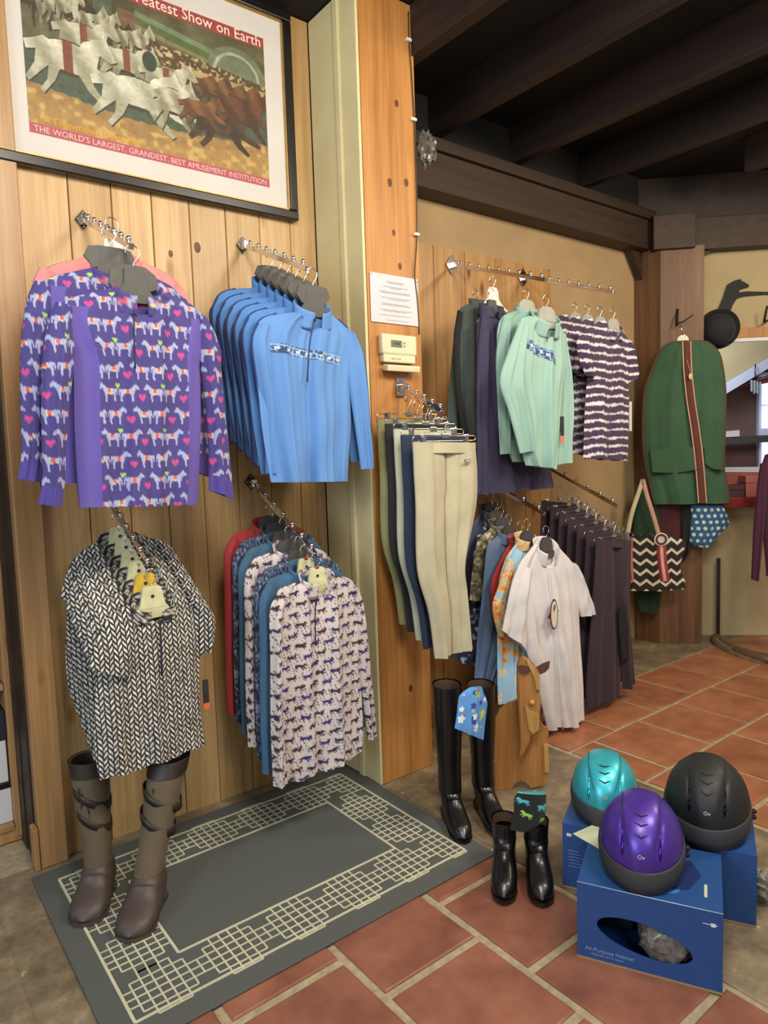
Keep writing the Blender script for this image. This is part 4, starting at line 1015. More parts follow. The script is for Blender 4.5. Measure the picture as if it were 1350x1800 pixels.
# ---------------- trousers
def breeches(label, group, Y, L, R, split, col, off=(0, 0, 0), seed=1, band='waistband', badge=None, seat=None, fold=.008):
    """L, R: pixel outlines from waist to hem; split: rows of the inner leg line (x,y) from crotch to hem (left leg inner, right leg inner)"""
    anchor = (at_y(*L[0], Y)+at_y(*R[0], Y))/2; r = thing('riding_breeches', label, 'breeches', tuple(anchor+np.array(off)), group); m = cmat(col)
    nrm = np.array([0, 1.0, 0])
    Lw = np.array([at_y(*p, Y) for p in L]); Rw = np.array([at_y(*p, Y) for p in R])
    k = split[0]                                   # index in L/R where the legs part
    inn = np.array([at_y(*p, Y) for p in split[1]]); inn2 = np.array([at_y(*p, Y) for p in split[2]])
    mid = [(Lw[j]+Rw[j])/2*(1-j/k)+inn[0]*(j/k) for j in range(k)]
    gapn = np.array([0, .004, 0])
    loft('leg', Lw, np.vstack([mid, inn]), .030, nrm, anchor, m, r, 'leg', None, 34, 64, 12, fold, 1.4, seed+1, [.022, .030, .030, .026, .022])
    loft('leg', np.vstack([mid, inn2])+gapn, Rw+gapn, .030, nrm, anchor, m, r, 'leg', None, 34, 64, 12, fold, 1.4, seed+2, [.022, .030, .030, .026, .022])
    wl, wr = Lw[0], Rw[0]; d = np.array([0, 0, -.042])
    loft('waistband', np.array([wl+[-.002, 0, .002], wl+d]), np.array([wr+[.002, 0, .002], wr+d]), .021, nrm, anchor, m, r, 'band', None, 40, 6, 12, .001, 2, seed, [.020, .026])
    if badge:
        p = at_y(*badge, Y-.034)-anchor; box_obj('badge', tuple(p+[-.018, -.003, -.006]), tuple(p+[.018, .0, .006]), M['ink'], r, .001); box_obj('badge_face', tuple(p+[-.015, -.0042, -.004]), tuple(p+[.015, -.003, .004]), cmat(col), r)
    if seat:
        q = [at_y(*p, Y-.040)-anchor for p in seat]; bm = bmesh.new(); prism(bm, q, (0, .012, 0)); bm_link('knee_patch', bm, flat_print('black_suede', '#17161a', .9), r)
    return r
C0, C1 = (1.987, 2.417, 1.787), (1.987, 2.135, 1.665)
rack_arm(C0, C1, 5, 'chrome display arm with steel plate on the orange post, holding breeches', 'wall display arms', 'steel', .04, False)
LC = [(725, 778), (727, 832), (730, 889), (733, 1002), (753, 1078), (764, 1158)]
RC = [(836, 779), (840, 830), (838, 889), (819, 987), (822, 1040), (832, 1140)]
spC = (2, [(781, 889), (784, 1002), (792, 1078), (794, 1150)], [(781, 889), (784, 1002), (792, 1078), (795, 1149)])
gC = 'riding breeches on the post rack'
breeches('beige riding breeches with a small badge at the waist, front of the post rack', gC, 2.105, LC, RC, spC, '#b5ad90', seed=3, badge=(822, 810))
for i, (nm, c_, of) in enumerate((('navy riding breeches behind the beige pair on the post rack', '#1f2c46', (-.010, .060, .030)), ('pale sage riding breeches behind the navy pair', '#b3b79e', (0, .118, .056)), ('black riding breeches behind the pale sage pair', '#1d1c20', (0, .172, .080)), ('olive green riding breeches at the back of the post rack', '#858558', (0, .228, .104)))):
    breeches(nm, gC, 2.105, LC, RC, spC, c_, of, seed=30+i)
for i in range(5):
    of = [(0, 0, 0), (-.010, .060, .030), (0, .118, .056), (0, .172, .080), (0, .228, .104)][i]
    a = (at_y(725, 778, 2.105)+at_y(836, 779, 2.105))/2
    clip_hanger(tuple(a+np.array([of[0], of[1], of[2]+.105])), .33, 'chrome clip hanger, %s on the orange post rack' % ordn[i], 'clip hangers on the post rack')

# ================================================================== RIGHT-HAND RACKS
def simple_hanger(anchor, label, group, kind='grey', dz=.115, plate=1.2):
    h = hanger(tuple(np.array(anchor)+np.array([0, 0, dz])), kind, label, group, .22, 0, .06)
    mn = {'grey': 'grey_plastic', 'pale': 'pale_grey_plastic', 'white': 'white_plastic'}[kind]
    bm = bmesh.new(); q_ = plate; prism(bm, [(-.022*q_, -.008, -.058), (.022*q_, -.008, -.058), (.038*q_, -.008, -.075), (.046*q_, -.008, -.13), (-.046*q_, -.008, -.13), (-.038*q_, -.008, -.075)], (0, .016, 0)); bm_link('neck_plate', bm, M[mn], h)
    return h
# D: mint, indigo and green tops
rack_arm((2.858, 2.977, 2.562), (2.858, 2.296, 2.340), 9, 'long chrome display arm above the mint and dark hooded tops', 'wall display arms', 'steel', .058)
YD = 2.31
bodyD = [((946, 556), (977, 566)), ((926, 556), (985, 572)), ((911, 566), (990, 585)), ((905, 592), (994, 602)), ((900, 640), (995, 640)), ((903, 680), (990, 682)), ((912, 740), (985, 740)), ((917, 792), (981, 790)), ((924, 818), (977, 825))]
slD = [([((914, 562), (926, 577)), ((892, 620), (920, 632)), ((878, 672), (920, 682)), ((894, 725), (928, 722)), ((913, 797), (936, 792))], -.030, 'sleeve_left'),
       ([((984, 580), (991, 592)), ((986, 640), (999, 650)), ((988, 690), (1005, 700)), ((983, 760), (1006, 760)), ((979, 817), (1006, 812))], .022, 'sleeve')]
bl = at_y(924, 602, YD-.04); br = at_y(983, 632, YD-.04)
patD = P_strip('#97bbae', ((bl[0], bl[2]), (br[0], br[2]), .052), None)
gD = 'tops on the arm beside the orange post'
top('quarter_zip_pullover', 'mint green pullover with a dark printed chest band, front of its rack', 'pullover', gD, YD, bodyD, slD, patD, collar_px=(961, 568), col_w=.075, col_h=.075, col_drop=.075, fold=.022, nfold=2.6, thick=.038, seed=4, zipper=[(966, 578), (961, 600)], zmat=M['zip_grey'], collar_kw=dict(lean=-.01, flare=.02))
t_ = at_y(988, 732, YD-.02); o = box_obj('hang_tag', (-.014, -.001, -.10), (.014, .001, 0), M['ink'], None, 0, None, tuple(t_)); tag(o, 'black swing tag with a coral end on the mint pullover sleeve', 'tag'); box_obj('tag_end', (-.014, -.0015, -.135), (.014, .0015, -.1005), flat_print('coral_card', '#dd7764'), o)
bodyD2 = [((912, 545), (940, 548)), ((895, 550), (955, 560)), ((880, 560), (970, 575)), ((873, 590), (975, 600)), ((876, 640), (975, 640)), ((880, 700), (972, 700)), ((893, 790), (968, 790)), ((900, 812), (966, 812))]
slD2 = [([((884, 556), (896, 570)), ((872, 620), (892, 630)), ((874, 700), (894, 704)), ((879, 799), (897, 796))], -.01, 'sleeve')]
top('quarter_zip_pullover', 'plain mint green pullover just behind the banded mint one', 'pullover', gD, YD+.08, bodyD2, slD2, None, '#8db1a4', collar_px=(926, 552), col_w=.065, col_h=.05, col_drop=.04, fold=.014, thick=.030, seed=14)
bodyD3 = [((852, 545), (874, 540)), ((845, 553), (890, 553)), ((839, 575), (905, 575)), ((838, 620), (915, 620)), ((838, 700), (930, 700)), ((840, 790), (960, 790)), ((846, 869), (974, 857))]
slD3 = [([((846, 552), (858, 566)), ((838, 640), (856, 645)), ((837, 760), (856, 765)), ((837, 868), (855, 872))], -.012, 'sleeve')]
top('fleece_top', 'dark indigo fleece top between the mint and dark green tops', 'top', gD, YD+.17, bodyD3, slD3, None, '#3b3752', collar_px=(864, 548), col_w=.065, col_h=.05, col_drop=.03, fold=.016, thick=.034, seed=15)
bodyD4 = [((828, 532), (866, 526)), ((816, 538), (870, 538)), ((806, 552), (874, 556)), ((803, 640), (878, 640)), ((806, 710), (876, 710)), ((814, 768), (870, 772))]
slD4 = [([((804, 545), (812, 556)), ((797, 600), (808, 610)), ((800, 680), (811, 690)), ((811, 762), (824, 766))], -.012, 'sleeve')]
r_ = top('hooded_vest', 'dark green hooded vest with black sides beside the orange post', 'vest', gD, YD+.28, bodyD4, [], None, '#46504a', collar_px=(848, 540), col_w=.075, col_h=.05, col_drop=.04, fold=.014, thick=.034, seed=16)
L, R = rows_px(slD4[0][0], YD+.27); loft('black_side_panel', L, R, .02, (0, 1, 0), np.array(r_.location), cmat('#1a1b1c'), r_, 'sleeve', None, 20, 40, 8, .004, 1, 4)
bodyD5 = [((825, 545), (852, 545)), ((810, 556), (865, 560)), ((800, 580), (868, 590)), ((794, 630), (866, 640)), ((788, 700), (860, 700)), ((786, 752), (850, 762))]
top('fleece_top', 'grey-teal top hanging furthest back beside the orange post', 'top', gD, YD+.38, bodyD5, [], None, '#5c6f6e', collar_px=(838, 548), col_w=.06, col_h=.04, col_drop=.03, fold=.012, thick=.028, seed=17)
for i, (p, y_, k_, nm, pl) in enumerate((((960, 560), YD, 'pale', 'pale grey hanger of the banded mint pullover', 1.5), ((925, 548), YD+.08, 'pale', 'pale grey hanger of the plain mint pullover', 1.5), ((864, 548), YD+.17, 'grey', 'charcoal hanger of the indigo fleece top', .8), ((866, 525), YD+.30, 'white', 'white plastic hanger above the dark green vest', .9), ((836, 548), YD+.38, 'grey', 'charcoal hanger of the grey-teal top', .7))):
    simple_hanger(at_y(*p, y_), nm, 'hangers on the first wall arm', k_, .115, pl)

# E: white-clouded purple shirts
rack_arm((3.473, 2.977, 2.569), (3.473, 2.317, 2.354), 9, 'long chrome display arm above the purple and white striped shirts', 'wall display arms', 'steel', .058)
YE = 2.33
bodyE = [((1060, 562), (1092, 574)), ((1048, 568), (1099, 588)), ((1038, 584), (1106, 603)), ((1036, 625), (1104, 640)), ((1031, 675), (1105, 676)), ((1027, 742), (1105, 745)), ((1025, 806), (1103, 811))]
slE = [([((1032, 574), (1045, 582)), ((1014, 596), (1040, 610)), ((1018, 632), (1042, 642)), ((1029, 660), (1044, 670))], -.025, 'sleeve'),
       ([((1100, 596), (1107, 604)), ((1103, 630), (1114, 630)), ((1103, 655), (1120, 655)), ((1104, 672), (1116, 666))], .0, 'sleeve')]
gE = 'purple and white striped shirts'
kwE = dict(collar_px=(1077, 580), col_w=.065, col_h=.050, col_drop=.060, fold=.012, thick=.034, hemwave=.003)
top('striped_shirt', 'purple and white cloudy-striped shirt, front of its rack', 'shirt', gE, YE, bodyE, slE, P_cloud, seed=3, **kwE)
for i in range(1, 4):
    top('striped_shirt', 'purple and white cloudy-striped shirt, %s in its row' % ['', 'second from the front', 'third from the front', 'nearest the wall'][i], 'shirt', gE, YE, bodyE, slE, P_cloud, seed=3+i, off=(0, .085*i, .026*i), dens=.6, **kwE)
for i in range(4):
    simple_hanger(at_y(1077, 580, YE)+np.array([0, .085*i, .026*i]), 'pale grey hanger, %s in the row of striped shirts' % ordn[i], 'hangers of the striped shirts', 'pale', .118, 1.3)
t_ = at_y(1108, 706, YE); o = box_obj('paper_tag', (-.012, -.001, -.17), (.014, .001, 0), M['paper'], None, 0, None, tuple(t_)); tag(o, 'long white paper tag at the right edge of the striped shirt', 'tag')

# F: burgundy breeches
F1 = at_x(1086, 889, 3.45); Fm = at_x(987, 835, 3.45); F0 = F1+(Fm-F1)*((2.977-F1[1])/(Fm[1]-F1[1]))
rack_arm(F0, F1, 8, 'long chrome display arm above the dark plum breeches', 'wall display arms', 'steel', .058)
YF = F1[1]
LF = [(1047, 948), (1045, 990), (1040, 1060), (1034, 1140), (1030, 1200), (1030, 1249)]
RF = [(1110, 950), (1109, 1000), (1107, 1060), (1110, 1120), (1114, 1165), (1116, 1202)]
spF = (2, [(1082, 1060), (1088, 1130), (1091, 1180), (1091, 1218)], [(1083, 1060), (1090, 1130), (1093, 1180), (1095, 1212)])
gF = 'plum riding breeches'
r0 = breeches('dark plum riding breeches with black knee patch, front of the plum row', gF, YF, LF, RF, spF, '#33222e', seed=5, seat=[(1089, 1068), (1100, 1066), (1105, 1110), (1104, 1158), (1094, 1160), (1090, 1110)], fold=.012)
names_ = ['second', 'third', 'fourth', 'fifth', 'sixth', 'rearmost']
for i in range(1, 7):
    c = copy_tree(r0); c.location = Vector(r0.location)+Vector((0, .062*i, .033*i)); c['label'] = 'dark plum riding breeches, %s in the plum row' % names_[i-1]
for i in range(7):
    a = np.array(r0.location)+np.array([0, .062*i, .033*i+.100])
    clip_hanger(tuple(a), .36, 'chrome clip hanger, %s in the row of plum breeches' % (['front']+names_)[i], 'clip hangers of the plum breeches')

# I: shirts beside the plum breeches
YI = 2.25
Iend = at_y(958, 902, YI); rack_arm(Iend+np.array([0, 2.977-YI, .28]), Iend, 7, 'black chrome display arm above the white and floral shirts', 'wall display arms', 'steel', .058)
gI = 'tops hung low between the beige breeches and the plum breeches'
whiteC = cmat('#d9d5d6')
bodyI = [((944, 950), (972, 950)), ((930, 968), (986, 966)), ((914, 988), (1004, 986)), ((906, 1012), (1014, 1005)), ((915, 1080), (1018, 1080)), ((925, 1145), (1020, 1120)), ((936, 1175), (1022, 1155)), ((948, 1225), (1024, 1205)), ((962, 1284), (1026, 1262))]
slI = [([((912, 992), (936, 1005)), ((900, 1022), (930, 1050)), ((890, 1068), (928, 1100)), ((882, 1108), (926, 1145))], -.015, 'sleeve'),
       ([((1004, 988), (1012, 995)), ((1010, 1020), (1026, 1026)), ((1014, 1060), (1040, 1058)), ((1020, 1084), (1046, 1079))], 0, 'sleeve')]
r_ = top('show_shirt', 'white short-sleeved show shirt with an oval maroon-edged tag', 'shirt', gI, YI, bodyI, slI, None, None, whiteC, collar_px=(960, 968), col_w=.060, col_h=.070, col_drop=.075, fold=.016, nfold=2.6, thick=.040, seed=8, collar_kw=dict(gap=.5, flare=.02))
tube_obj('placket', cr(np.array([at_y(x, y, YI-.055)-np.array(r_.location) for x, y in ((968, 1000), (975, 1100), (984, 1200), (990, 1284))]), 12), .003, whiteC, r_, 6)
to = at_y(974, 1080, YI-.075); t = thing('oval_tag', 'oval cream swing tag with maroon edge on the white shirt', 'tag', tuple(to))
def oval(n, rx, rz, y, mat, cx=0, cz=0):
    bm = bmesh.new(); prism(bm, [(cx+rx*math.cos(2*PI*k/32), y, cz+rz*math.sin(2*PI*k/32)) for k in range(32)], (0, .0015, 0)); bm_link(n, bm, mat, t)
mar = flat_print('maroon_card', '#6b2f3a')
oval('card', .030, .078, 0, mar); oval('face', .023, .068, -.002, flat_print('cream_card', '#d8cdb8'))
bm = bmesh.new(); prism(bm, [(-.048, .003, -.01), (0, .003, .045), (.040, .003, .012), (0, .003, -.035)], (0, .001, 0)); bm_link('ribbon', bm, mar, t)
bm = bmesh.new(); prism(bm, [(-.006, -.003, .012), (.008, -.003, .03), (.010, -.003, .046), (-.002, -.003, .050), (-.010, -.003, .030)], (0, .001, 0)); bm_link('emblem', bm, flat_print('green_ink', '#4f7a52'), t)
def gtop(label, dy, body, sl, pat, col, cpx, seed, nm='quarter_zip_pullover', cat='pullover', **k):
    top(nm, label, cat, gI, YI+dy, body, sl, pat, col, collar_px=cpx, col_w=.055, col_h=k.pop('col_h', .05), col_drop=.04, fold=.010, thick=.026, seed=seed, dens=.8)
    simple_hanger(at_y(*cpx, YI+dy)+np.array([.012, 0, 0]), 'charcoal hanger of the '+k['hl'], 'hangers on the low middle arm', 'grey', .112, 1.2)
simple_hanger(at_y(960, 968, YI), 'charcoal hanger of the white show shirt', 'hangers on the low middle arm', 'grey', .125, 1.0)
gtop('sky blue pullover with orange flower print behind the white shirt', .075, [((915, 945), (936, 950)), ((902, 962), (950, 968)), ((888, 984), (958, 998)), ((876, 1030), (955, 1040)), ((874, 1100), (950, 1100)), ((874, 1180), (940, 1180)), ((875, 1238), (922, 1235))], [([((892, 980), (902, 990)), ((876, 1030), (892, 1035)), ((865, 1068), (888, 1075)), ((875, 1118), (896, 1125))], -.01, 'sleeve')], P_floral, None, (924, 952), 31, hl='flower-print pullover')
gtop('red pullover squeezed behind the flower-print one', .135, [((902, 950), (924, 950)), ((890, 964), (945, 972)), ((876, 990), (950, 1000)), ((863, 1025), (945, 1035)), ((863, 1060), (940, 1070)), ((868, 1098), (935, 1105))], [], None, '#a8302e', (912, 955), 32, hl='red pullover')
gtop('slate blue long-sleeved top behind the red one', .195, [((880, 936), (903, 932)), ((868, 948), (930, 950)), ((855, 966), (940, 980)), ((848, 1040), (935, 1040)), ((840, 1110), (925, 1110)), ((833, 1203), (874, 1204))], [], None, '#5b7291', (892, 942), 33, hl='slate blue top')
gtop('olive camouflage-print top behind the slate blue one', .255, [((868, 922), (890, 918)), ((856, 934), (912, 940)), ((838, 955), (920, 965)), ((829, 1010), (910, 1010)), ((825, 1055), (905, 1060))], [], P_camo, None, (878, 928), 34, hl='camouflage-print top')
gtop('navy top with pale floral print, below the camouflage top', .310, [((862, 912), (880, 910)), ((850, 925), (905, 930)), ((836, 950), (910, 960)), ((828, 1010), (905, 1010)), ((822, 1090), (895, 1095)), ((808, 1165), (872, 1172))], [], P_navyflor, None, (868, 916), 35, hl='navy floral top')
gtop('faded indigo top nearest the wall above the tall black boots', .370, [((852, 898), (870, 893)), ((838, 910), (895, 915)), ((822, 945), (900, 955)), ((808, 1050), (890, 1060)), ((794, 1158), (845, 1170))], [], None, '#4a5068', (860, 902), 36, hl='faded indigo top')

# ================================================================== BAGS BY THE CORNER POST
KB = 5.245
def k_loft(name, rows, k, thick, mat, parent, anchor, pat=None, nf=60, nr=50, fold=.006, nfold=2, seed=1, part='body', tt=None, power=.6):
    L = np.array([w3(*r[0], k) for r in rows]); R = np.array([w3(*r[1], k) for r in rows])
    return loft(name, L, R, thick, N3, anchor, mat, parent, part, pat, nf, nr, 12, fold, nfold, seed, tt, power)
gb_rows = [((1190, 601), (1226, 600)), ((1172, 606), (1244, 602)), ((1157, 622), (1262, 618)), ((1146, 650), (1270, 645)), ((1133, 690), (1275, 690)), ((1130, 760), (1274, 760)), ((1134, 815), (1272, 820)), ((1142, 850), (1278, 855)), ((1150, 886), (1283, 884))]
an = w3(1208, 600, KB); green = cmat('#34583d')
t = thing('garment_bag', 'green garment bag with brown piping hanging on the corner post', 'garment bag', tuple(an))
k_loft('shell', gb_rows, KB, .055, green, t, an, None, 90, 60, .012, 2.3, 3)
edge = [r[0] for r in gb_rows][::-1]+[r[1] for r in gb_rows]
tube_obj('piping', cr(np.array([w3(x, y, KB)-an for x, y in edge]), 90), .008, cmat('#5b3a2c'), t, 6, True)
stripe = [(1207, 600), (1209, 650), (1214, 700), (1223, 760), (1230, 820), (1235, 884)]
def offs(pts, d): return [(x+d, y) for x, y in pts]
def strip(name, pts, w_, k, mat, parent, an_, dep=.004):
    A_ = cr(np.array([w3(x-w_/2, y, k) for x, y in pts]), 24)-an_; B_ = cr(np.array([w3(x+w_/2, y, k) for x, y in pts]), 24)-an_
    bm = bmesh.new(); d = N3*dep; a = [[bm.verts.new(tuple(p)) for p in (u_, v_, v_+d, u_+d)] for u_, v_ in zip(A_, B_)]
    for i in range(len(a)-1):
        for j in range(4): bm.faces.new([a[i][j], a[i][(j+1) % 4], a[i+1][(j+1) % 4], a[i+1][j]])
    bm_link(name, bm, mat, parent, None, True)
KS = KB-.068
strip('centre_band', stripe, 15, KS, cmat('#5e3128'), t, an, .010)
strip('band_edge', offs(stripe, -7), 2.2, KS-.002, cmat('#c9a184'), t, an); strip('band_edge', offs(stripe, 7), 2.2, KS-.002, cmat('#c9a184'), t, an)
for fl in ([(1143, 790), (1165, 789), (1195, 788), (1226, 785), (1229, 824), (1190, 831), (1147, 830)], [(1238, 787), (1255, 800), (1268, 815), (1272, 826), (1252, 824), (1240, 815)]):
    bm = bmesh.new(); prism(bm, [w3(x, y, KB-.066)-an for x, y in fl], N3*.02); bm_link('pocket_flap', bm, cmat('#335639'), t)
tube_obj('flap_edge', [w3(x, y, KB-.067)-an for x, y in ((1147, 831), (1190, 832), (1229, 825))], .004, cmat('#1d1712'), t, 6)
tube_obj('flap_edge', [w3(x, y, KB-.067)-an for x, y in ((1239, 815), (1250, 824), (1272, 828))], .004, cmat('#1d1712'), t, 6)
tube_obj('zip_cord', [w3(x, y, KB-.078)-an for x, y in ((1207, 632), (1211, 645), (1214, 658))], .002, cmat('#c9a184'), t, 6)
bm = bmesh.new(); ball(bm, w3(1214, 662, KB-.078)-an, .024, 1, .4, 1, 16, 10); bm_link('zip_disc', bm, flat_print('cream_disc', '#d9c999', .4), t, None, True)
hb_ = w3(1200, 592, KB); h = thing('clothes_hanger', 'white hanger top showing above the green garment bag', 'hanger', tuple(hb_))
bm = bmesh.new(); prism(bm, [w3(x, y, KB)-hb_ for x, y in ((1190, 600), (1192, 593), (1197, 589), (1204, 588), (1209, 592), (1212, 600))], N3*.012); bm_link('body', bm, M['white_plastic'], h)
tube_obj('hook', [w3(1200, 590, KB)-hb_, w3(1198, 578, KB)-hb_, w3(1192, 566, KB+.01)-hb_], .003, M['chrome'], h, 6)
# things behind the tote
an = w3(1135, 900, 5.29); t = thing('dark_green_bag', 'dark green garment bag hanging behind the chevron tote', 'garment bag', tuple(an))
k_loft('shell', [((1122, 862), (1150, 862)), ((1114, 900), (1158, 900)), ((1112, 980), (1162, 980)), ((1115, 1040), (1164, 1040)), ((1124, 1075), (1156, 1078))], 5.29, .03, cmat('#1c3a24'), t, an)
an = w3(1180, 890, 5.31); t = thing('maroon_coat', 'maroon coat showing between the chevron tote and the dotted pouch', 'coat', tuple(an))
k_loft('panel', [((1148, 884), (1210, 884)), ((1146, 930), (1208, 930)), ((1152, 985), (1205, 985))], 5.31, .02, cmat('#4a1c20'), t, an)
k_loft('black_edge', [((1198, 884), (1216, 884)), ((1198, 930), (1218, 930)), ((1200, 975), (1212, 975))], 5.28, .012, cmat('#141417'), t, an)
# chevron tote
KT = 5.13; an = w3(1150, 940, KT)
t = thing('chevron_tote', 'black and cream chevron tote bag with red striped strap', 'tote bag', tuple(an))
k_loft('bag', [((1110, 940), (1170, 938)), ((1110, 950), (1204, 952)), ((1109, 975), (1200, 975)), ((1109, 1000), (1196, 1000)), ((1108, 1022), (1204, 1020)), ((1108, 1038), (1205, 1035))], KT, .045, M['print'], t, an, P_chevron, 140, 110, .006, 2, 5)
cream = cmat('#cdbf9d')
strip('handle', [(1104, 936), (1110, 905), (1118, 880), (1128, 850), (1130, 842)], 8, KT-.03, cream, t, an)
strip('handle', [(1130, 842), (1137, 870), (1148, 905), (1158, 940)], 8, KT-.03, cmat('#c69a86'), t, an)
strip('red_strap', [(1162, 945), (1164, 985), (1169, 1022)], 17, KT-.055, cmat('#a3363c'), t, an); strip('pale_stripe', [(1162, 945), (1164, 985), (1169, 1022)], 6, KT-.059, cmat('#d8b0aa'), t, an)
strip('red_strap', [(1110, 945), (1110, 985), (1112, 1020)], 5, KT-.05, cmat('#b46a6a'), t, an)
qm = Vector(tuple(-N3)).to_track_quat('Z', 'Y').to_matrix().to_4x4(); pc_ = w3(1162, 948, KT-.065)-an
for nm, r1, r2, m_ in (('badge', .0, .048, flat_print('pale_pink_patch', '#d9c3b8')), ('badge_ring', .026, .038, flat_print('dark_patch', '#2e2628'))):
    bm = bmesh.new(); z0 = 0 if nm == 'badge' else .006; lathe(bm, [(max(r1, .001), z0), (max(r1, .001), z0+.004), (r2, z0+.004), (r2, z0)], Matrix.Translation(Vector(tuple(pc_))) @ qm, 28); bm_link(nm, bm, m_, t)
# dotted pouch
an = w3(1240, 890, 5.27); t = thing('dotted_pouch', 'blue pouch with pale dots below the garment bag', 'pouch', tuple(an))
k_loft('bag', [((1213, 888), (1270, 888)), ((1214, 900), (1277, 902)), ((1214, 925), (1281, 922)), ((1212, 945), (1262, 942)), ((1214, 955), (1252, 955)), ((1222, 961), (1246, 961))], 5.27, .04, M['print'], t, an, P_polka, 90, 80, .008, 4, 6)
# plum garment at the right edge
an = w3(1350, 790, 5.0); t = thing('plum_cardigan', 'deep plum cardigan hanging at the right edge of view', 'cardigan', tuple(an))
k_loft('body', [((1344, 800), (1400, 780)), ((1337, 830), (1420, 820)), ((1338, 900), (1420, 900)), ((1346, 1000), (1420, 1000)), ((1345, 1012), (1420, 1012))], 5.0, .05, cmat('#481a35'), t, an)
k_loft('sleeve', [((1336, 815), (1350, 812)), ((1330, 860), (1348, 860)), ((1324, 930), (1343, 930)), ((1320, 1018), (1334, 1022))], 4.95, .03, cmat('#481a35'), t, an)

# ================================================================== BOOTS
Z = np.array([0, 0, 1.0])
def boot(label, cat, toe, heel, top_c, rad_top, rad_mid, rad_ank, mats, name='riding_boot', group=None, width=.044, zipfront=False, cuff=None, straps=False, nr=30):
    toe, heel = (np.array(v, float) for v in (toe, heel)); toe[2] = heel[2] = 0
    if np.isscalar(top_c): ee = (toe-heel)/np.linalg.norm(toe-heel); top_c = heel+ee*.050+Z*top_c
    top_c = np.array(top_c, float)
    e = toe-heel; Ln = np.linalg.norm(e); e /= Ln; s = np.cross(e, Z); k = Ln/.29
    t = thing(name, label, cat, tuple(heel), group)
    ank = heel+e*.060*k+Z*.125
    rings = []
    for i in range(15):
        f = i/14; c = top_c*(1-f)+ank*f
        ru = np.interp(f, [0, .35, .8, 1], [rad_top[0], rad_mid[0], rad_ank[0], rad_ank[0]]); rv = np.interp(f, [0, .35, .8, 1], [rad_top[1], rad_mid[1], rad_ank[1], rad_ank[1]*1.1])
        rings.append((c, s, e, ru, rv))
    nshaft = len(rings)
    for fx, z, a, ru, rv in ((.068, .095, 18, width*.95, .066), (.088, .072, 38, width*.95, .070), (.120, .058, 58, width, .060), (.160, .048, 75, width*1.05, .047), (.200, .041, 86, width*1.08, .039), (.235, .036, 92, width*1.0, .033), (.262, .032, 98, width*.80, .027), (.280, .029, 100, width*.5, .018), (.288, .028, 100, width*.1, .004)):
        a = math.radians(a); rings.append((heel+e*fx*k+Z*z, s, e*math.cos(a)+Z*math.sin(a), ru, rv*(1 if a < 1.2 else 1)))
    def build(nm, rr, mat, cap0=False, grow=0.0, n=28):
        C_ = cr(np.array([np.concatenate([c, u_, v_, [a_, b_]]) for c, u_, v_, a_, b_ in rr]), len(rr)*3)
        V = []
        for q in C_:
            for j in range(n):
                th = 2*PI*j/n; cs_, sn = math.cos(th), math.sin(th)
                V.append(q[:3]+q[3:6]*(q[9]+grow)*math.copysign(abs(cs_)**.9, cs_)+q[6:9]*(q[10]+grow)*math.copysign(abs(sn)**.9, sn)-heel)
        V = np.array(V); V[:, 2] = np.maximum(V[:, 2], .014)
        if nm == 'foot': V[-n:] = V[-n:].mean(0)
        m = len(C_); idx = np.arange(m*n).reshape(m, n); a = idx[:-1]; b = idx[1:]
        Fq = np.stack([a, np.roll(a, -1, 1), np.roll(b, -1, 1), b], -1).reshape(-1, 4)
        return link(nm, mesh_from(nm, V, Fq), mat, t)
    build('shaft', rings[:nshaft], mats['shaft']); build('foot', rings[nshaft-1:], mats['foot'], grow=.0008)
    build('lining', [(c-Z*.004, u_, v_, a_*.9, b_*.9) for c, u_, v_, a_, b_ in rings[:8]], mats['lining'])
    # foot outline for the sole and heel
    ol = [(.004, .0), (.000, .022), (.02, .036), (.07, .038), (.12, .036), (.17, .045), (.22, .049), (.26, .040), (.284, .022), (.294, 0)]
    pl = [(x*k, y*width/.044) for x, y in ol]+[(x*k, -y*width/.044) for x, y in ol[-2:0:-1]]
    bm = bmesh.new(); prism(bm, [e*x+s*y+Z*.008*(1 if x > .09 else 0) for x, y in pl], (0, 0, .012 if True else 0)); bm_link('sole', bm, mats['sole'], t)
    bm = bmesh.new(); hp_ = [(x, y) for x, y in pl if x < .08*k]; hp_ = [(x, y) for x, y in pl if x <= .075*k]; prism(bm, [e*x+s*y for x, y in hp_], (0, 0, .024)); bm_link('heel', bm, mats['sole'], t)
    if cuff: build('cuff', rings[:3], mats['cuff'], grow=.004)
    if straps:
        for f0, tl in ((.38, .035), (.62, .035)):
            i = f0*(nshaft-1); c, u_, v_, a_, b_ = rings[int(i)]
            bm = bmesh.new(); P_ = []
            for j in range(28):
                th = 2*PI*j/28; P_.append(c-heel+u_*(a_+.0035)*math.cos(th)+v_*(b_+.0035)*math.sin(th)+Z*tl*math.cos(th))
            n_ = len(P_); vv = [[bm.verts.new(tuple(p+Z*dz)) for dz in (-.014, .014)] for p in P_]
            for j in range(n_): bm.faces.new([vv[j][0], vv[(j+1) % n_][0], vv[(j+1) % n_][1], vv[j][1]])
            o = bm_link('strap', bm, mats['cuff'], t, None, True); md = o.modifiers.new('thickness', 'SOLIDIFY'); md.thickness = .003
        c, u_, v_, a_, b_ = rings[3]
        bm = bmesh.new(); 
        for j in range(4): p = c-heel+u_*(.02-.012*j)+v_*(b_+.004)+Z*(-.02*j+.0); tube(bm, [p, p+v_*.004-Z*.05+u_*(.012*(j % 2)-.006)], .0022, 6)
        bm_link('lace_ends', bm, mats['cuff'], t)
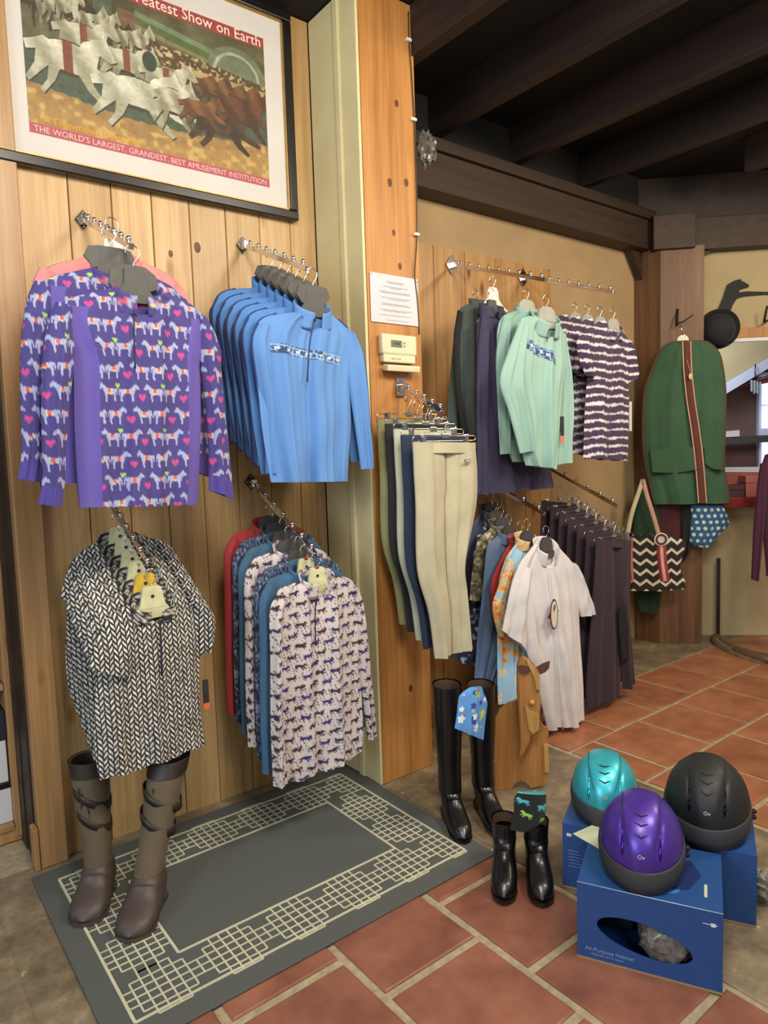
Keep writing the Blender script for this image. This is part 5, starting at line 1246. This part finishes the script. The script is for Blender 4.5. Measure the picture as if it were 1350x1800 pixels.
    if zipfront:
        P_ = [r0_[0]+r0_[2]*(r0_[4]+.001)-heel for r0_ in rings[2:nshaft]]
        tube_obj('front_zip', cr(np.array(P_), 24), .0035, M['dark_chrome'], t, 6)
    return t, rings, heel
wm = dict(shaft=M['boot_cloth'], foot=M['rubber'], lining=M['dark_rubber'], sole=M['rubber'], cuff=M['dark_rubber'])
boot('tall brown country boot nearer the corner, standing on the grey mat', 'boot', on_floor(146, 1636), on_floor(186, 1556), (.600, 2.50, .475), (.062, .064), (.058, .062), (.046, .052), wm, 'country_boot', 'brown country boots', .056, cuff=True, straps=True)
boot('tall brown country boot with its shaft leaning right on the grey mat', 'boot', on_floor(226, 1664), on_floor(276, 1572), (.835, 2.36, .455), (.066, .066), (.060, .064), (.048, .054), wm, 'country_boot', 'brown country boots', .058, cuff=True, straps=True)
lm = dict(shaft=M['leather'], foot=M['leather'], lining=M['boot_lining'], sole=M['leather'], cuff=M['leather'])
boot('tall black riding boot with the printed pouch, left of its pair', 'boot', on_floor(818, 1488), on_floor(786, 1424), .56, (.058, .068), (.056, .064), (.046, .052), lm, 'riding_boot', 'tall black riding boots', .040)
boot('tall black riding boot beside the plywood horse stand', 'boot', on_floor(884, 1476), on_floor(842, 1412), .54, (.057, .066), (.054, .062), (.045, .052), lm, 'riding_boot', 'tall black riding boots', .040)
boot('short black zip boot on the left, in front of the plywood stand', 'boot', on_floor(886, 1594), on_floor(888, 1512), .190, (.046, .052), (.044, .050), (.042, .048), lm, 'ankle_boot', 'short black boots', .040, zipfront=True)
boot('short black zip boot on the right, under the dark printed sock', 'boot', on_floor(955, 1598), on_floor(940, 1516), .190, (.046, .052), (.044, .050), (.042, .048), lm, 'ankle_boot', 'short black boots', .040, zipfront=True)
# printed pouch hung on the tall boot
an = at_y(833, 1212, 1.84); t = thing('printed_pouch', 'bright blue floral pouch hung over the tall black boot', 'pouch', tuple(an))
loft('pouch', *rows_px([((826, 1208), (846, 1206)), ((812, 1218), (856, 1232)), ((806, 1228), (856, 1245)), ((803, 1255), (853, 1270)), ((799, 1280), (850, 1301))], 1.82), .014, NY, an, M['print'], t, 'body', P_pouch, 110, 110, 10, .003, 1.5, 3, [.006, .012, .014, .014, .010])
# dark sock
an = at_y(932, 1395, 1.50); t = thing('printed_sock', 'black sock with turquoise and lime running horses on the ankle boots', 'sock', tuple(an))
loft('sock', *rows_px([((911, 1391), (960, 1392)), ((904, 1404), (960, 1406)), ((903, 1430), (958, 1436)), ((898, 1450), (946, 1452)), ((896, 1458), (925, 1462))], 1.47), .013, NY, an, M['print'], t, 'body', P_socks, 130, 120, 10, .002, 1, 3, [.010, .013, .013, .012])

# plywood horse stand
PH = on_floor(915, 1388); nh = np.array([.664, .747, 0]); 
def h_(x, y, k=0.0): return on_plane(x, y, PH-nh*k, nh)
an = on_floor(915, 1388); t = thing('horse_stand', 'plywood stand with a carved horse head behind the ankle boots', 'display stand', tuple(an))
bl_ = [(869, 1408), (869, 1345), (871, 1262), (878, 1249), (892, 1238), (910, 1231), (925, 1236), (944, 1256), (953, 1272), (957, 1278), (964, 1281), (964, 1293), (961, 1296), (962, 1365), (963, 1376), (933, 1386), (930, 1380), (922, 1374), (913, 1373), (905, 1377), (900, 1386), (897, 1403)]
def hpr(name, pts, k, dep, mat, zmin=None, bev=0.0):
    P_ = [h_(x, y, k)-an for x, y in pts]
    for p in P_: p[2] = max(p[2], 0)
    bm = bmesh.new(); prism(bm, P_, nh*dep)
    if bev: bmesh.ops.recalc_face_normals(bm, faces=bm.faces[:]); bmesh.ops.bevel(bm, geom=bm.edges[:], offset=bev, segments=2, affect='EDGES')
    return bm_link(name, bm, mat, t)
hpr('board', bl_, 0, .020, M['plywood'])
hd = [(922, 1157), (932, 1163), (942, 1172), (949, 1188), (950, 1215), (946, 1217), (951, 1222), (951, 1243), (949, 1258), (949, 1284), (942, 1291), (934, 1293), (932, 1305), (922, 1325), (913, 1334), (916, 1312), (914, 1280), (911, 1233), (910, 1180), (911, 1168), (917, 1160)]
hpr('horse_head', hd, .055, .050, M['plywood'], bev=.006)
hpr('forehead_ridge', [(924, 1158), (931, 1164), (941, 1174), (948, 1190), (950, 1213), (943, 1214), (938, 1190), (930, 1174)], .068, .014, M['plywood_pale'], bev=.003)
hpr('jaw', [(922, 1240), (936, 1252), (948, 1256), (948, 1284), (937, 1292), (930, 1284), (926, 1262)], .064, .012, M['plywood_pale'], bev=.003)
earm = flat_print('brown_ear', '#5c3526', .6)
hpr('ear', [(943, 1174), (949, 1186), (958, 1182), (965, 1175), (967, 1163), (955, 1167)], .05, .012, earm); hpr('ear', [(910, 1172), (914, 1182), (924, 1185), (931, 1180), (928, 1173), (918, 1170)], .068, .012, earm)
bm = bmesh.new(); ball(bm, h_(935, 1235, .060)-an, .012, 1, 1, 1, 12, 8); bm_link('eye', bm, M['plywood_pale'], t, None, True)
hpr('tail_peg', [(956, 1310), (964, 1310), (965, 1358), (958, 1358)], .012, .03, M['plywood_pale'])
hpr('foot_rail', [(865, 1340), (873, 1340), (872, 1400), (862, 1402)], .018, .03, M['plywood'])

# ================================================================== HELMETS AND THEIR BOXES
bd = np.array([.458, -.889, 0]); bn = np.array([.889, .458, 0]); B0 = np.array([1.600, 1.200, 0])
blue = plain('printed_blue_card', '#244d88', .38, bmp=0, var=.04); blue_l = flat_print('light_blue_print', '#3b78b8', .38); blue_d = flat_print('deep_blue_print', '#1b2f63', .38)
kraft = flat_print('kraft_card', '#a5855c', .8); wht = flat_print('white_print', '#dfe3ea', .5)
def helmet_box(label, a0, k0, wd, dp, hh, window=False, text=True):
    o_ = B0+bd*a0+bn*k0; t = thing('helmet_box', label, 'box', tuple(o_), 'blue helmet boxes'); Mx = frame((0, 0, 0), bd, bn, (0, 0, 1))
    th = .003
    def P_(x, y, z): return tuple(bd*x+bn*y+np.array([0, 0, z]))
    # front panel, with an oval opening when it has a window
    bm = bmesh.new()
    if window:
        n = 48; cx, cz, rx, rz, tl = wd*.475, hh*.44, wd*.33, hh*.21, -.13
        rect = []
        for j in range(n):
            a = 2*PI*j/n; dx, dz = math.cos(a), math.sin(a)
            kx = ((wd-cx) if dx > 0 else cx)/abs(dx) if abs(dx) > 1e-6 else 9; kz = ((hh-cz) if dz > 0 else cz)/abs(dz) if abs(dz) > 1e-6 else 9
            k = min(kx, kz); rect.append((cx+dx*k, cz+dz*k))
        # make sure the four corners are in the outline
        for cxr, czr in ((0, 0), (wd, 0), (wd, hh), (0, hh)):
            j = min(range(n), key=lambda q: (rect[q][0]-cxr)**2+(rect[q][1]-czr)**2); rect[j] = (cxr, czr)
        el = [(cx+rx*math.cos(2*PI*j/n)*1.0, cz+rz*math.sin(2*PI*j/n)+tl*rx*math.cos(2*PI*j/n)) for j in range(n)]
        rings = []
        for y in (0, th):
            rings.append(([bm.verts.new(P_(x, y, z)) for x, z in rect], [bm.verts.new(P_(x, y, z)) for x, z in el]))
        for j in range(n):
            q = (j+1) % n
            bm.faces.new([rings[0][0][j], rings[0][0][q], rings[0][1][q], rings[0][1][j]]); bm.faces.new([rings[1][0][j], rings[1][1][j], rings[1][1][q], rings[1][0][q]])
            bm.faces.new([rings[0][1][j], rings[0][1][q], rings[1][1][q], rings[1][1][j]])
    else: box(bm, (0, 0, 0), (wd, th, hh), Mx)
    bm_link('front_panel', bm, blue, t)
    for nm, lo, hi in (('side_panel', (0, th, 0), (th, dp, hh)), ('side_panel', (wd-th, th, 0), (wd, dp, hh)), ('back_panel', (th, dp-th, 0), (wd-th, dp, hh)), ('top_panel', (0, 0, hh), (wd, dp, hh+th)), ('bottom_panel', (th, th, 0), (wd-th, dp-th, th))):
        bm = bmesh.new(); box(bm, lo, hi, Mx); bm_link(nm, bm, blue, t)
    bm = bmesh.new(); box(bm, (-.001, -.0015, 0), (wd+.001, -.0002, .006), Mx); bm_link('bottom_edge', bm, kraft, t)
    bm = bmesh.new(); box(bm, (wd-.030 if window else .014, -.001, hh-.040), (wd-.018+.0 if window else .030, 0, hh-.030), Mx, 0); 
    bm_link('logo_patch', bm, wht, t)
    return t, P_
t, P_ = helmet_box('blue helmet box with an oval window, nearest the camera under the purple helmet', 0, 0, .385, .30, .229, True)
TM = lambda x, y, z: frame(P_(x, y, z), tuple(bd), (0, 0, 1), tuple(-bn))
text_mesh('lettering', 'All-Purpose Helmet', .017, flat_print('pale_blue_ink', '#7f9cc7', .5), t, TM(.090, -.001, .030)); text_mesh('lettering', 'Adjustable dial fit system', .009, flat_print('pale_blue_ink', '#7f9cc7', .5), t, TM(.085, -.001, .019))
text_mesh('lettering', 'Ov', .020, wht, t, frame(P_(.19, .055, .2325), tuple(bd), tuple(bn), (0, 0, 1)), bold=.0004)
bm = bmesh.new(); box(bm, (.335, -.0012, .194), (.372, -.0002, .1955), frame((0, 0, 0), bd, bn, (0, 0, 1))); bm_link('logo_line', bm, wht, t)
bm = bmesh.new(); box(bm, (.338, .06, .2322), (.346, .12, .2332), frame((0, 0, 0), bd, bn, (0, 0, 1))); bm_link('top_label', bm, flat_print('cream_label', '#c9c8b4'), t)
bm = bmesh.new(); prism(bm, [P_(x, y, .2322) for x, y in ((.17, .01), (.27, .05), (.30, .14), (.27, .22), (.21, .24), (.20, .12))], (0, 0, .0008)); bm_link('printed_swirl', bm, blue_l, t)
bm = bmesh.new(); prism(bm, [P_(x, y, .2331) for x, y in ((.23, .05), (.30, .08), (.33, .16), (.30, .23), (.26, .20), (.27, .12))], (0, 0, .0006)); bm_link('printed_swirl', bm, blue_d, t)
tube_obj('tape_edge', [P_(0, 0, .2325), P_(.2, -.001, .2325), P_(.385, 0, .2325)], .0016, flat_print('clear_tape', '#8fa9d0', .2), t, 6)
for (x0, x1, y_) in ((.0, .385, .02),):
    pass
# film wrap and black shape seen in the window
bm = bmesh.new(); g_ = bmesh.ops.create_icosphere(bm, subdivisions=4, radius=1)
for v in bm.verts:
    n_ = v.co.copy(); k = 1+.09*math.sin(n_.x*11+n_.z*9)*math.sin(n_.z*14+1)+.05*math.sin(n_.x*31+n_.y*17); v.co = Vector((n_.x*.115*k, n_.y*.08*k, n_.z*.075*k))
film = plain('crumpled_clear_film', '#6f6c66', .12, bmp=.5, nscale=50, var=.5)
o = bm_link('crumpled_film', bm, film, None, P_(.25, .10, .088), True); o.location = Vector(P_(.255, .10, .088))+Vector(tuple(B0)); tag(o, 'crumpled clear packing film inside the oval window of the blue box', 'packing film')
bm = bmesh.new(); box(bm, (-.085, -.05, -.07), (.045, .07, .08), frame((0, 0, 0), bd, bn, (0, 0, 1)), .02); o = bm_link('foam_block', bm, M['iron']); o.location = Vector(tuple(B0+bd*.10+bn*.19+Z*.08)); tag(o, 'black packing block at the left of the box window', 'packing')
helmet_box('blue helmet box under the turquoise helmet, left of the window box', -.100, .315, .285, .30, .225)
t2, P2 = helmet_box('blue helmet box under the black helmet, at the right', .200, .330, .285, .28, .229)
tt_ = [o for o in bpy.data.objects if o.name.startswith('helmet_box')][1]
def P1(x, y, z): return tuple(bd*x+bn*y+np.array([0, 0, z]))
for i in range(6):
    bm = bmesh.new(); box(bm, (.02, -.001, .135-i*.011), (.055+(i % 3)*.008, -.0002, .1365-i*.011), frame((0, 0, 0), bd, bn, (0, 0, 1))); bm_link('text_line', bm, flat_print('pale_blue_ink', '#7f9cc7', .5), tt_)
pc_ = np.array(floor_ := on_floor(1050, 1470, .235)); o = bmesh.new(); prism(o, [np.array(on_floor(x, y, .2345)) for x, y in ((1007, 1466), (1052, 1446), (1064, 1500), (1052, 1492))], (0, 0, .0015)); o = bm_link('paper_card', o, flat_print('pale_card', '#c3c8ae', .7)); tag(o, 'pale triangular paper card tucked under the purple helmet', 'card')
bm = bmesh.new(); bmesh.ops.create_icosphere(bm, subdivisions=3, radius=1)
for v in bm.verts:
    n_ = v.co.copy(); k = 1+.2*math.sin(n_.x*9+n_.z*12); v.co = Vector((n_.x*.022*k, n_.y*.03*k, n_.z*.05*k))
o = bm_link('plastic_bag', bm, plain('clear_bag', '#8f8b7c', .15, bmp=.5, nscale=70, var=.3), None, tuple(B0+bd*.51+bn*.47+Z*.052)); tag(o, 'small crumpled clear bag right of the black helmet box', 'plastic bag')

def helmet(label, c, rad, col, metal, tilt=20, yaw_to=None, logo=True, vents=True):
    c = np.array(c, float); t = thing('riding_helmet', label, 'helmet', tuple(c), 'riding helmets')
    f_ = (np.array(yaw_to)-c)*np.array([1, 1, 0]); f_ /= np.linalg.norm(f_); sd = np.cross(f_, Z)
    tl = math.radians(tilt); fz = f_*math.cos(tl)-Z*math.sin(tl); uz = Z*math.cos(tl)+f_*math.sin(tl)
    lift = .050+rad*1.22*math.sin(tl)
    FR = frame(tuple(Z*lift), tuple(sd), tuple(fz), tuple(uz))
    a, b, h = rad, rad*1.22, rad*1.12
    mt = plain('helmet_shell_'+col[1:], col, .40 if metal else .55, .45 if metal else 0, bmp=.04, nscale=300, var=.04, Coat_Weight=.35 if metal else .03, Coat_Roughness=.22)
    grey = flat_print('dark_grey_visor', '#35373a', .6)
    n, m_ = 96, 56
    th = np.linspace(0, 2*PI, n, endpoint=False)[None, :]; ph = np.linspace(.001, PI/2, m_)[:, None]
    def shell(ph, th, g=0.0):
        x = np.sin(ph)**.92*np.cos(th); y = np.sin(ph)**.92*np.sin(th); z = np.cos(ph)**.9
        # pear-shaped raised centre panel, side ribs and vents
        X_ = x*a; Y_ = y*b; W_ = .040+.020*np.clip((y+.2), -.5, 1)*-1+.010
        ridge = .0035/(1+np.exp((np.abs(X_)-(.052-.028*np.clip(y, 0, 1)**2))/.0035))
        ridge = ridge*(y > -.8)
        slot = -.0045*np.exp(-((np.abs(X_)-(.060-.012*y))/.0045)**2)*np.exp(-((y-.55)/.22)**4)
        k = 1+(ridge+slot*(1 if vents else 0)+g)/a
        return np.stack([X_*k, Y_*k, z*h*k], -1)
    V = shell(ph, th)
    V[..., 2] += .0
    Vw = V.reshape(-1, 3); idx = np.arange(n*m_).reshape(m_, n); A_ = idx[:-1]; B_ = idx[1:]
    Fq = np.stack([A_, B_, np.roll(B_, -1, 1), np.roll(A_, -1, 1)], -1).reshape(-1, 4)
    Rm = np.array([sd, fz, uz])
    me = mesh_from('shell', Vw@Rm+Z*lift, Fq); link('shell', me, mt, t)
    # grey rim and visor as one band
    th2 = np.linspace(0, 2*PI, 97)[:-1]; fr_ = np.clip(np.sin(th2), 0, 1)**1.1
    prof = []
    for gx, gz in ((.001, .012), (.004, .008), (.006, -.010), (.003, -.026), (-.012, -.030), (-.014, -.006)):
        gxx = gx+fr_*(.010 if gz < -.02 else .004 if gz < 0 else .001); gzz = gz+fr_*(.006 if gz > 0 else (-.022 if gz < -.02 else -.012))
        base_ = np.stack([np.cos(th2)*(a+gxx), np.sin(th2)*(b+gxx*1.5), gzz], -1); prof.append(base_)
    V = np.array(prof).reshape(-1, 3); idx = np.arange(len(prof)*96).reshape(len(prof), 96); A_ = idx; B_ = np.roll(idx, -1, 0)
    Fq = np.stack([A_, B_, np.roll(B_, -1, 1), np.roll(A_, -1, 1)], -1).reshape(-1, 4)
    link('visor_band', mesh_from('visor_band', V@Rm+Z*lift, Fq), grey, t)
    def sp(x, y, g=.001):          # point on the shell above plan position (x, y)
        rr = min(.999, math.hypot(x/a, y/b)); p_ = math.asin(rr**(1/.92)); t_ = math.atan2(y/b, x/a)
        return (shell(np.array([[p_]]), np.array([[t_]]), g)[0, 0])@Rm+Z*lift
    for y0 in (.30, .48, .66):
        pts = [sp(x, b*(y0+.06*(1-abs(x)/.018)), .0012) for x in np.linspace(-.018, .018, 9)]
        tube_obj('chevron_vent', pts, [.0006, .0012, .0018, .0022, .0024, .0022, .0018, .0012, .0006], M['ink'] , t, 6)
    silver = plain('vent_lip_'+col[1:], col, .12, .9, bmp=0)
    for s_ in (-1, 1):
        pts = [sp(s_*(.060-.012*q), b*q, .001) for q in np.linspace(.48, .86, 10)]
        tube_obj('side_vent', pts, [.001, .0018, .0022, .0026, .003, .0034, .004, .0048, .005, .001], silver, t, 6)
        pts = [sp(s_*(.052-.030*max(0, q)**2), b*q, .0008) for q in np.linspace(-.5, .80, 20)]
        tube_obj('panel_seam', pts, .0008, M['ink'], t, 5)
    if logo:
        p0 = sp(0, b*.93, .002); nrm_ = fz*.93+uz*.35; nrm_ /= np.linalg.norm(nrm_); ux = np.cross(uz, nrm_); ux /= np.linalg.norm(ux); uy = np.cross(nrm_, ux)
        text_mesh('logo', 'Ov', .016, flat_print('silver_logo', '#a9a9b4', .3), t, frame(tuple(p0+nrm_*.0015), tuple(ux), tuple(uy), tuple(nrm_)), bold=.0005)
    bm = bmesh.new(); p = -fz*0+sd*(-(a+.006))+Z*(lift-.012); 
    for j in range(2): ball(bm, tuple(np.array(sd*(a+.010)*(-1)+Z*(lift-.02-j*.02)-fz*.02)), .010, 1, 1, .8, 8, 6)
    bm_link('strap_buckle', bm, M['iron'], t, None, True)
    return t
cam2 = np.array([0, 0, 0])
helmet('metallic purple riding helmet on the blue window box', B0+bd*.165+bn*.150+Z*.2325, .118, '#5335a3', True, 13, cam2)
helmet('turquoise riding helmet on the left rear blue box', B0+bd*.02+bn*.46+Z*.2285, .110, '#3dbccb', True, 10, cam2)
helmet('matt black riding helmet on the right rear blue box', B0+bd*.345+bn*.47+Z*.2325, .128, '#1f2123', False, 11, cam2)
